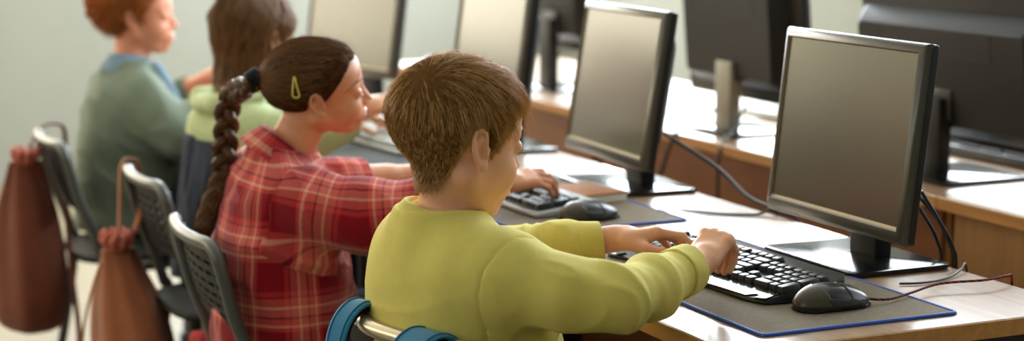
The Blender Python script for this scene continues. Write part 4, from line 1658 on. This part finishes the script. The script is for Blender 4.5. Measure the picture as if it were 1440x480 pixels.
girl.shirt(M_plaid, T_gs, [(gR, [.058, .064, .062, .052, .046, .040], (1.035, 3.205, .77), (.35, -1, -.1), gfold, (.03, .005)),
                           (gL, [.058, .062, .056, .050, .047, .044], (1.025, 3.43, .77), (.35, 1, -.1), gfold, (.03, .005))],
           .0042, .42, .87, .052, gfold, extra=yokeg, groove=.0003)
# shirt collar: a folded band, open at the front
gk, gb = girl.neck
axg = (gk - gb) / np.linalg.norm(gk - gb)
axg = axg * .9 + V(.18, 0, .1)
axg /= np.linalg.norm(axg)
u = np.cross(axg, V(.17, .98, 0)); u /= np.linalg.norm(u)      # u points to the back or front
if u[0] > 0:
    u = -u
w_ = np.cross(axg, u)
cg = V(1.036, 3.314, .856)
ang = np.linspace(-2.55, 2.55, 60)
rings = []
for r_, z_ in ((.052, -.012), (.053, .018), (.0555, .026), (.060, .022), (.070, .004), (.080, -.018), (.0805, -.021), (.078, -.020), (.068, -.002), (.0575, .014), (.0555, -.012)):
    rr = []
    for a in ang:
        k = min(1, abs(a) / 2.55)
        ext = (.012 * k ** 4) if z_ < 0 and r_ > .06 else 0
        rr.append(cg + axg * (z_ - ext - .010 * k ** 2) + (r_ * (1 + .06 * k ** 2)) * (math.cos(a) * u + math.sin(a) * w_))
    rings.append(rr)
A = np.array(rings)                # rings x around
vs = (A - girl.base).reshape(-1, 3)
nr, na = A.shape[:2]
fs = []
for i in range(nr):
    i2 = (i + 1) % nr
    for j in range(na - 1):
        fs.append((i * na + j, i * na + j + 1, i2 * na + j + 1, i2 * na + j))
fs.append(tuple(i * na for i in range(nr)))
fs.append(tuple(i * na + na - 1 for i in range(nr))[::-1])
o = from_data('collar', vs, fs, M_plaid, girl.shirt_o)
uvc = np.zeros((len(vs), 3))
for i in range(nr):
    uvc[i * na:(i + 1) * na, 0] = ang * .075 + .03
    uvc[i * na:(i + 1) * na, 1] = .02 + .008 * i
add_attr(o, 'cloth', uvc)
girl.trousers(M_denim, None)
girl.shoes(M_shoe, M_sole)
# ================================================================== child with long hair and the red-haired child
rk = np.random.default_rng(8)
kid = Person('person', 'child with long brown hair in a pale green hooded top, seen from behind', (1.19, 4.18, 0), (1.232, 4.180, .992), 26, -4, 0, 1.04)
kid.add_head((1.195, 4.18, .880), (.041, .045))
T_k = [(.46, .0, .110, .150), (.60, .0, .100, .140), (.72, .0, .090, .136), (.79, .0, .088, .125), (.82, .002, .074, .098), (.845, .004, .060, .070), (.865, .006, .052, .056)]
kid.add_torso((1.185, 4.18), 8, T_k, .018)
kshR, kelR, kwrR = (1.20, 4.05, .785), (1.30, 3.955, .790), (1.40, 3.885, .862)
kshL, kelL, kwrL = (1.18, 4.31, .785), (1.30, 4.36, .76), (1.48, 4.28, .79)
kid.add_arm(kshR, kelR, kwrR, (.8, -.35, .1), (-.1, -.5, .8), True, [(.35, .55, .3)] * 4)
kid.add_arm(kshL, kelL, kwrL, (.9, -.2, -.05), (0, .2, .98), False, [(.3, .5, .3)] * 4)
kid.add_legs((1.18, 4.18, .50), 8)
kid.body(.004, M_skin)
M_kh = hair_mat('brown_blond_hair', (66, 42, 22), (170, 120, 66), .4, .5)
nkk = cone((-.026, 0, -.02), (-.030, 0, -.17), .056, .058)
skk = lambda p: smin(sk0(p), nkk(p), .03)
zk = hairline([(0, .07), (35, .06), (55, .03), (70, -.02), (82, -.05), (95, -.07), (180, -.085)])
kid.cap('hair', skk, zk, .007, cap_mat('bob_scalp_hair', (92, 62, 34)), .004, tone=.2)
kho = [o for o in kid.root.children if o.name.startswith('hair')][0]
rt = scalp_points(6000, skk, zk, rk, .006)
kp = comb(rt, skk, lambda P, t: V(-.25, 0, -1)[None] + (P - V(0, 0, .13)) * V(1, 1, 0)[None] * 14 * (P[:, 2:3] > .06), .045, .004, .012, 9, rk, .8)
kp = clump(kp, 300, .7, rk)
kid.strands('strands', kp, .0006, M_kh, rk, kho, (0, .9))
M_hood = cloth_mat('pale_green_fleece', (186, 198, 148), .04)
M_navy = cloth_mat('navy_knit', (44, 52, 70), .08)
T_ks = [(.42, .0, .146, .178, 0), (.60, .0, .120, .160, 0), (.72, .0, .104, .152, 0), (.78, .0, .098, .142, 0), (.815, .0, .092, .116, 0), (.84, .0, .078, .090, 0), (.86, .0, .066, .072, 0), (.875, .0, .060, .062, 0)]
yk = [(cone((1.18, 4.155, .845), (1.195, 4.07, .792), .044, .056), .03), (cone((1.18, 4.205, .845), (1.18, 4.29, .792), .044, .056), .03)]
kR = [(1.17, 4.08, .79), (1.20, 4.05, .785), (1.25, 4.0, .79), kelR, (1.345, 3.925, .82), (1.38, 3.90, .845)]
kL = [(1.16, 4.28, .79), (1.18, 4.31, .785), (1.24, 4.335, .77), kelL, (1.38, 4.32, .775), (1.44, 4.30, .785)]
kf = lambda v: fold(v, (.3, -.3, 1), .006, .07, 2.5, seed=9)
kid.shirt(M_hood, T_ks, [(kR, [.054, .056, .052, .048, .042, .038], (1.185, 4.075, .79), (.35, -1, -.1), kf, (.03, .002)),
                         (kL, [.054, .056, .052, .048, .042, .038], (1.17, 4.285, .79), (.35, 1, -.1), kf, (.03, .002))], .006, .43, .89, .054, kf, extra=yk)
# the hood lying on the shoulders
hk, hb = kid.neck
F = Field().add(union([ell((1.120, 4.170, .850), (.040, .070, .026)), cone((1.125, 4.095, .855), (1.215, 4.095, .868), .026, .016), cone((1.120, 4.245, .855), (1.215, 4.265, .868), .026, .016)], .025), .001)
kid.garment('hood', F, [(1.05, 4.05, .80), (1.25, 4.31, .92)], .05, .005, M_hood, kf, parent=kid.shirt_o)
# navy gilet round the lower back
T_g = [(z, xc, rx + .010, ry + .010, 0) for z, xc, rx, ry, _ in T_ks if z < .80]
G = Field().add(loft_fn(kid.tb, kid.psi, smooth_tab(T_g), 0, .44, .775), .002)
G.sub(loft_fn(kid.tb, kid.psi, smooth_tab(T_g), .012, 0, 2), .002)
kid.garment('gilet', G, [V(1.185 + a, 4.18 + b, z) for a in (-.2, .2) for b in (-.2, .2) for z in (.44, .79)], .02, .006, M_navy, lambda v: fold(v, (.2, 1, 0), .005, .03, 6))
kid.trousers(M_navy, None, .008)
kid.shoes(M_shoe, M_sole)

red = Person('person', 'child with curly ginger hair in a grey-green shirt with a blue collar', (1.10, 4.98, 0), (1.137, 4.985, .998), -22, 2, 0, 1.04, 1.0, .9)
red.add_head((1.115, 4.98, .885), (.042, .046))
T_r = [(.46, .0, .125, .160), (.60, .0, .114, .150), (.70, .0, .110, .150), (.78, .0, .095, .135), (.82, .002, .080, .105), (.848, .004, .064, .075), (.868, .006, .054, .058)]
red.add_torso((1.105, 4.98), -14, T_r, .018)
rshR, relR, rwrR = (1.11, 4.86, .785), (1.19, 4.77, .700), (1.36, 4.83, .790)
rshL, relL, rwrL = (1.11, 5.10, .785), (1.22, 5.11, .74), (1.36, 5.02, .83)
red.add_arm(rshR, relR, rwrR, (.9, .2, .0), (0, -.3, .95), True, [(.3, .5, .3)] * 4)
red.add_arm(rshL, relL, rwrL, (.55, -.65, .2), (-.3, .1, .9), False, [(.5, .6, .4)] * 4)
red.add_legs((1.10, 4.98, .50), -12)
red.body(.0034, M_skin3, M_lip)
M_rh = hair_mat('ginger_hair', (96, 50, 20), (206, 122, 58), .42, .4)
zr = hairline([(0, .070), (35, .062), (52, .040), (66, .0), (76, -.01), (84, .02), (102, .02), (112, -.02), (130, -.045), (180, -.060)])
cd = lambda p: .008 * vnoise(p * 75) + .004 * vnoise(p * 160)
red.cap('hair', sk0, zr, lambda p: .008 + .020 * np.clip((p[:, 2] - zr(p)) / .07, 0, 1), cap_mat('ginger_scalp_hair', (136, 74, 32)), .0035, tone=.4, disp=cd)
rho = [o for o in red.root.children if o.name.startswith('hair')][0]
# springy curls
rc = scalp_points(1500, sk0, zr, rk, .004)
g0 = grad(sk0, rc)
S = 22
t = np.linspace(0, 1, S)
ax_ = g0 + rk.normal(size=rc.shape) * .5 + V(0, 0, -.4)
ax_ /= np.linalg.norm(ax_, axis=1)[:, None]
u1 = np.cross(ax_, V(.2, .3, .9)[None]); u1 /= np.linalg.norm(u1, axis=1)[:, None]
u2 = np.cross(ax_, u1)
ph = rk.random(len(rc)) * 2 * PI
turn = 2 * PI * (1.5 + rk.random(len(rc)))
ln = (.022 + .016 * rk.random(len(rc))) * np.clip((rc[:, 2] - zr(rc)) / .05 + .35, .35, 1)
an = ph[:, None] + turn[:, None] * t[None]
rr_ = .0065 * np.minimum(1, t * 4)
cur = rc[:, None] + g0[:, None] * .004 + ax_[:, None] * (ln[:, None] * t[None])[:, :, None] + (rr_[None] * np.cos(an))[:, :, None] * u1[:, None] + (rr_[None] * np.sin(an))[:, :, None] * u2[:, None]
red.strands('curls', cur, .0011, M_rh, rk, rho, (.1, 1))
red.brow(M_rh, rk)
M_grn = cloth_mat('grey_green_twill', (116, 128, 112), .05)
M_chm = cloth_mat('blue_chambray', (122, 148, 168), .06)
T_rs = [(.42, .0, .156, .188, 0), (.60, .0, .142, .178, 0), (.70, .0, .136, .174, 0), (.77, .0, .120, .160, 0), (.81, .0, .102, .134, 0), (.838, .0, .086, .104, 0), (.862, .0, .070, .078, 0), (.88, .0, .060, .064, 0)]
yr = [(cone((1.105, 4.955, .845), (1.105, 4.875, .790), .046, .062), .03), (cone((1.105, 5.005, .845), (1.105, 5.085, .790), .046, .062), .03)]
rR = [(1.08, 4.89, .79), (1.11, 4.855, .782), (1.145, 4.815, .74), relR, (1.24, 4.788, .735), (1.29, 4.805, .765)]
rL = [(1.08, 5.07, .79), (1.11, 5.10, .782), (1.165, 5.105, .755), relL, (1.26, 5.085, .765), (1.30, 5.06, .79)]
rf = lambda v: fold(v, (.4, -.3, .8), .008, .08, 2.5, seed=4)
red.shirt(M_grn, T_rs, [(rR, [.060, .066, .066, .060, .050, .042], (1.09, 4.88, .785), (.2, -1, -.1), rf, (.03, .004)),
                        (rL, [.060, .066, .060, .052, .046, .040], (1.09, 5.08, .785), (.2, 1, -.1), rf, (.03, .004))], .006, .43, .90, .054, rf, extra=yr)
# blue under-shirt collar and front facing
ck, cb = red.neck
axr = (ck - cb) / np.linalg.norm(ck - cb)
axr = axr + V(.12, -.05, 0); axr /= np.linalg.norm(axr)
u = np.cross(axr, V(.24, .97, 0)); u /= np.linalg.norm(u)
if u[0] > 0: u = -u
w_ = np.cross(axr, u)
cg = V(1.112, 4.98, .872)
ang = np.linspace(-2.6, 2.6, 40)
A = []
for r_, z_ in ((.052, -.012), (.053, .016), (.0565, .024), (.062, .018), (.074, -.004), (.084, -.026), (.0835, -.030), (.080, -.026), (.066, -.004), (.056, .010), (.0555, -.012)):
    A.append([cg + axr * (z_ - (.02 * (abs(a) / 2.6) ** 3 if r_ > .06 else 0)) + r_ * (math.cos(a) * u + math.sin(a) * w_) for a in ang])
A = np.array(A)
nr, na = A.shape[:2]
fs = [(i * na + j, i * na + j + 1, ((i + 1) % nr) * na + j + 1, ((i + 1) % nr) * na + j) for i in range(nr) for j in range(na - 1)]
fs += [tuple(i * na for i in range(nr)), tuple(i * na + na - 1 for i in range(nr))[::-1]]
from_data('collar', (A - red.base).reshape(-1, 3), fs, M_chm, red.shirt_o)
c_, s_ = math.cos(red.psi), math.sin(red.psi)
Fp = Field()
Tt = smooth_tab(T_rs)
pl_ = []
for z in np.linspace(.855, .60, 12):
    rx = np.interp(z, Tt[:, 0], Tt[:, 2]); xc = np.interp(z, Tt[:, 0], Tt[:, 1])
    for yy in (-.02,):
        X, Y = xc + rx * .985, yy - .012
        pl_.append(V(red.tb[0] + c_ * X - s_ * Y, red.tb[1] + s_ * X + c_ * Y, z))
Fp.add(chain_fn(pl_, [.026] + [.020] * 11, .01), .001)
red.garment('front_facing', Fp, pl_, .04, .005, M_chm, None, parent=red.shirt_o)
red.trousers(M_navy, None, .008)
red.shoes(M_shoe, M_sole)

red.root.location.x += .022
kid.root.location.x += .012
# ================================================================== chairs
M_champ = mat('champagne_metal', (198, 186, 160), .28, .5, metal=.85)
M_tubedk = mat('grey_lacquered_tube', (92, 94, 92), .35, .5, metal=.4)
M_shell = mat('charcoal_plastic', (38, 40, 39), .6, .3, .5)
M_foot = mat('rubber_foot', (18, 18, 18), .8, .2)

def chair(label, loc, rz, tube_m, shell_m, group=None, r=.0125, wrap=0.0):
    """faces +x; origin on the floor under the seat centre"""
    t = thing('school_chair', label, 'chair', loc, rz, group)
    hw = .175
    top = .712
    # one bent tube: up each side and across the top
    side = lambda s: [(-.135, s * hw, .43), (-.155, s * hw, .50), (-.185, s * hw, .58), (-.205 + wrap * .6, s * (hw - .001), .66)]
    arc = [(-.214 + wrap, hw - .006, .695), (-.220 + wrap * .55, hw - .03, top), (-.232, .08, top), (-.238, 0, top), (-.232, -.08, top), (-.220 + wrap * .55, -hw + .03, top), (-.214 + wrap, -hw + .006, .695)]
    MB().tube(side(1) + arc + side(-1)[::-1], r, 12, smooth=6).build('back_frame', tube_m, t)
    # slotted backrest panel, curved round the sitter
    ys = np.linspace(-hw + .012, hw - .012, 29)
    zs = np.linspace(.535, .700, 25)
    def bx(y, z):
        u = (z - .50) / .2
        return -.150 - .050 * u - .006 * math.sin(min(max(u, 0), 1) * PI) - .018 * (1 - (y / hw) ** 2) * min(1, max(0, (z - .50) / .12))
    vs, fs = [], []
    th = .0055
    idx = {}
    solid = {}
    for j in range(len(zs) - 1):
        for i in range(len(ys) - 1):
            edge = i < 2 or i >= len(ys) - 3 or j < 2 or j >= len(zs) - 3
            slot = (j % 3 == 1) and (i % 4 != 0)
            solid[i, j] = edge or not slot
    def vid(i, j, k):
        if (i, j, k) not in idx:
            idx[i, j, k] = len(vs)
            vs.append((bx(ys[i], zs[j]) + (th if k else -th), ys[i], zs[j]))
        return idx[i, j, k]
    for (i, j), s_ in solid.items():
        if not s_:
            continue
        a, b_, c, d = (i, j), (i + 1, j), (i + 1, j + 1), (i, j + 1)
        fs.append([vid(*p, 1) for p in (a, b_, c, d)])
        fs.append([vid(*p, 0) for p in (d, c, b_, a)])
        for (di, dj), (p, q) in (((0, -1), (a, b_)), ((1, 0), (b_, c)), ((0, 1), (c, d)), ((-1, 0), (d, a))):
            if not solid.get((i + di, j + dj), False):
                fs.append([vid(*q, 1), vid(*p, 1), vid(*p, 0), vid(*q, 0)])
    o = from_data('backrest', vs, fs, shell_m, t)
    set_sharp(o.data, .6)
    # seat
    rings = []
    for z, k in ((.405, .94), (.408, .985), (.416, 1.0), (.424, .985), (.427, .94)):
        rr = []
        for a in np.linspace(0, 2 * PI, 49)[:-1]:
            ca, sa = math.cos(a), math.sin(a)
            e = (abs(ca) ** 4 + abs(sa) ** 4) ** -.25
            x, y = .19 * k * e * ca, .185 * k * e * sa
            rr.append((x + .01, y, z - .006 * max(0, x - .1) / .09 + .004 * (y / .185) ** 2))
        rings.append(np.array(rr))
    MB().loft(rings).build('seat', shell_m, t)
    for s in (1, -1):
        l = MB().tube([(-.135, s * hw, .44), (-.13, s * hw, .40), (-.16, s * (hw + .008), .20), (-.20, s * (hw + .015), .012)], r, 12, smooth=5).build('leg', tube_m, t)
        MB().tube([(-.199, s * (hw + .015), .020), (-.2, s * (hw + .015), 0)], r * 1.25, 12).build('foot_cap', M_foot, l)
        l = MB().tube([(.12, s * (hw - .02), .40), (.15, s * (hw - .01), .37), (.175, s * hw, .20), (.195, s * (hw + .005), .012)], r, 12, smooth=5).build('leg', tube_m, t)
        MB().tube([(.194, s * (hw + .005), .020), (.195, s * (hw + .005), 0)], r * 1.25, 12).build('foot_cap', M_foot, l)
        MB().tube([(-.13, s * hw, .395), (.13, s * (hw - .02), .395)], r * .9, 10).build('seat_rail', tube_m, t)
    return t

ch1 = chair('chair with champagne metal back tube holding teal straps, behind the lime-topped boy', (1.150, 2.480, 0), math.radians(16), M_champ, M_shell, wrap=.05)
ch2 = chair('dark slotted school chair with pale-lit rim behind the plaid-shirted girl', (1.085, 3.33, 0), math.radians(-2), M_tubedk, M_shell)
ch3 = copy_tree(ch2, (1.155, 4.02, 0), math.radians(0), 'dark school chair holding the tan bag with the long single strap')
ch4 = copy_tree(ch2, (1.085, 4.74, 0), math.radians(0), 'dark school chair holding the dark brown bag')
# ================================================================== bags
M_leath = mat('brown_suede', (150, 88, 52), .75, .25, var=.10, scale=18, bump=.12, bscale=300, sheen=.2)
M_leath2 = mat('dark_brown_suede', (112, 56, 34), .75, .25, var=.12, scale=18, bump=.12, bscale=300, sheen=.2)
M_pink = mat('pink_lining', (196, 110, 92), .7, .3)
M_strapred = mat('red_webbing', (176, 60, 62), .8, .2)

def sack(name, o, prof, m, depth, pleats, seed, parent, lean=(0, 0)):
    """drawstring sack: prof rows (z, half width, depth factor)"""
    T = smooth_tab([(z, w_, d_) for z, w_, d_ in prof], 34) if prof[0][0] < prof[-1][0] else smooth_tab([(z, w_, d_) for z, w_, d_ in prof[::-1]], 34)
    rng_ = np.random.default_rng(seed)
    ph = rng_.random(4) * 6
    rings = []
    zt = T[-1, 0]
    for z, w_, d_ in T:
        k = (z - T[0, 0]) / (zt - T[0, 0])
        rr = []
        for a in np.linspace(0, 2 * PI, 73)[:-1]:
            pl = 1 + (.04 + .07 * k ** 1.5) * (math.sin(pleats * a + ph[0]) * .6 + math.sin((pleats + 3) * a + ph[1] + 2 * k) * .4) + .03 * math.sin(3 * a + ph[2] + 4 * k)
            rr.append((d_ * depth * pl * math.cos(a) + lean[0] * (zt - z), w_ * pl * math.sin(a) + lean[1] * (zt - z), z))
        rings.append(np.array(rr))
    b = MB().loft(rings)
    ob = b.build(name, m, parent, sharp=False)
    return ob

def strip(path, w_, th, m, name, parent, up=(0, 1, 0)):
    return MB().tube(path, w_, 12, smooth=8, flat=th / w_, up=up).build(name, m, parent)

# tan bag on the third chair
bx_, by_ = .905, 4.165
t = thing('drawstring_bag', 'tan drawstring bag hanging by one long strap from the chair behind the long-haired child', 'bag', (bx_, by_, -.022))
sack('bag_body', None, [(.10, .10, .7), (.12, .15, .95), (.19, .175, 1.05), (.32, .160, 1.0), (.42, .115, .85), (.49, .066, .6), (.535, .032, .45), (.55, .022, .42)], M_leath, .09, 5, 2, t, lean=(.10, -.12))
mb = MB()
for k in range(9):
    a = 2 * PI * k / 9
    mb.tube([(.018 * math.cos(a), .02 * math.sin(a), .552), (.030 * math.cos(a), .036 * math.sin(a), .572), (.034 * math.cos(a + .3), .048 * math.sin(a + .3), .590)], [.010, .012, .006], 8, smooth=4)
mb.build('ruffled_neck', M_pink, t)
mb = MB()
for k in range(2):
    mb.tube([(.024 * math.cos(a), .027 * math.sin(a), .548 + .009 * k) for a in np.linspace(0, 2 * PI, 25)[:-1]], .0055, 8, closed=True)
mb.build('drawcord', M_leath, t)
strip([(.0, .0, .545), (.008, .004, .62), (.014, .012, .71), (.022, .018, .746), (.042, .02, .752), (.058, .02, .732), (.055, .012, .62), (.02, .004, .55)], .013, .0035, M_leath, 'strap', t, up=(1, 0, 0))
strip([(-.085, -.02, .17), (-.092, -.025, .35), (-.05, -.012, .50), (-.01, 0, .555)], .007, .003, M_leath, 'side_cord', t, up=(1, 0, 0))

# dark bag on the fourth chair
t = thing('drawstring_bag', 'dark reddish brown bag hanging from the chair behind the ginger-haired child', 'bag', (.815, 4.80, 0))
sack('bag_body', None, [(.215, .11, .7), (.235, .145, .95), (.30, .160, 1.05), (.42, .130, 1.0), (.52, .082, .85), (.60, .040, .6), (.65, .020, .45)], M_leath2, .09, 5, 5, t, lean=(0, .04))
mb = MB()
for k in range(8):
    a = 2 * PI * k / 8
    mb.tube([(.016 * math.cos(a), .018 * math.sin(a), .648), (.028 * math.cos(a), .032 * math.sin(a), .668), (.034 * math.cos(a + .3), .046 * math.sin(a + .3), .684)], [.010, .011, .005], 8, smooth=4)
mb.build('ruffled_neck', M_pink, t)
strip([(.0, .0, .65), (.02, .01, .70), (.05, .02, .735), (.085, .02, .740), (.105, .02, .715), (.10, .02, .60), (.085, -.10, .40), (.09, -.15, .22), (.08, -.16, .12)], .014, .0035, M_leath2, 'strap', t, up=(1, 0, 0))

# red strap by the third chair
t = thing('red_satchel', 'narrow red webbing strap with a small red pouch hanging at the third chair', 'pouch', (1.0, 3.80, 0))
strip([(.0, .0, .50), (.012, .004, .56), (.02, .0, .60), (.03, -.004, .56), (.022, .0, .50), (.015, .0, .40)], .010, .003, M_strapred, 'strap', t, up=(1, 0, 0))
sack('pouch_body', None, [(.22, .045, .8), (.25, .06, 1), (.34, .055, 1), (.40, .03, .7)], M_strapred, .03, 6, 8, t)

# teal backpack on the boy's chair
M_teal = cloth_mat('teal_webbing', (38, 118, 158), .06, .7, .2, .3)
M_pad = mat('black_mesh_padding', (26, 27, 28), .85, .2, bump=.4, bscale=700)
M_nyl = cloth_mat('dark_nylon', (34, 38, 46), .06, .7, .1, .2)
bp = thing('backpack', 'backpack with teal padded straps slung on the chair of the lime-topped boy', 'backpack', (.955, 2.425, 0), math.radians(16))
def pad_strap(path, name, hw=.036):
    """wide strap: teal outside, black padding inside"""
    P = catmull([V(*p) for p in path], 10)
    T = np.gradient(P, axis=0); T /= np.linalg.norm(T, axis=1)[:, None]
    side = V(0, 1, 0)[None] - T * T[:, 1:2]
    side /= np.linalg.norm(side, axis=1)[:, None]
    nr_ = np.cross(T, side)
    def body(w_, lo, hi, nm, m, par):
        rings = []
        for p, s_, n_ in zip(P, side, nr_):
            rr = []
            for a in np.linspace(0, 2 * PI, 25)[:-1]:
                ca, sa = math.cos(a), math.sin(a)
                e = (abs(ca) ** 3.5 + abs(sa) ** 3.5) ** (-1 / 3.5)
                rr.append(p + s_ * w_ * e * ca + n_ * ((lo + hi) / 2 + (hi - lo) / 2 * e * sa))
            rings.append(np.array(rr))
        return MB().loft(rings).build(nm, m, par, sharp=False)
    o = body(hw, .000, .007, name, M_teal, bp)
    body(hw - .006, -.009, .001, 'strap_padding', M_pad, o)
    for s_ in (-1, 1):
        MB().tube([p + q * (hw - .008) * s_ + n_ * .0075 for p, q, n_ in zip(P, side, nr_)], .0014, 6).build('stitching', M_teal, o)

pad_strap([(-.035, .105, .50), (-.060, .108, .58), (-.066, .110, .66), (-.052, .112, .712), (-.020, .114, .736), (.012, .114, .722), (.026, .112, .68), (.026, .108, .60)], 'shoulder_strap', .023)
pad_strap([(-.050, -.095, .48), (-.086, -.092, .58), (-.092, -.086, .66), (-.078, -.078, .708), (-.045, -.074, .728), (-.012, -.074, .718), (.004, -.076, .68), (.006, -.078, .60)], 'shoulder_strap')
rings = []
for z, w_, d_, x in ((.16, .10, .05, -.10), (.18, .135, .075, -.105), (.26, .15, .085, -.11), (.40, .145, .075, -.10), (.50, .12, .055, -.085), (.545, .08, .03, -.075)):
    rr = []
    for a in np.linspace(0, 2 * PI, 49)[:-1]:
        ca, sa = math.cos(a), math.sin(a)
        e = (abs(ca) ** 3 + abs(sa) ** 3) ** (-1 / 3)
        rr.append((x + d_ * e * ca, .05 + w_ * e * sa, z))
    rings.append(np.array(rr))
MB().loft(rings).build('bag_body', M_nyl, bp, sharp=False)
MB().tube([(-.185, -.06, .32), (-.19, .05, .335), (-.185, .16, .32)], .003, 8, smooth=6).build('zipper', M_pad, bp)
# ------------------------------------------------------------------ view
sc = bpy.context.scene
sc.view_settings.view_transform = 'Standard'
sc.view_settings.look = 'None'
sc.view_settings.gamma = 1.0
sc.view_settings.use_curve_mapping = False
sc.view_settings.exposure = -0.48
sc.cycles.use_denoising = True
sc.cycles.max_bounces = 6
sc.cycles.sample_clamp_indirect = 6.0
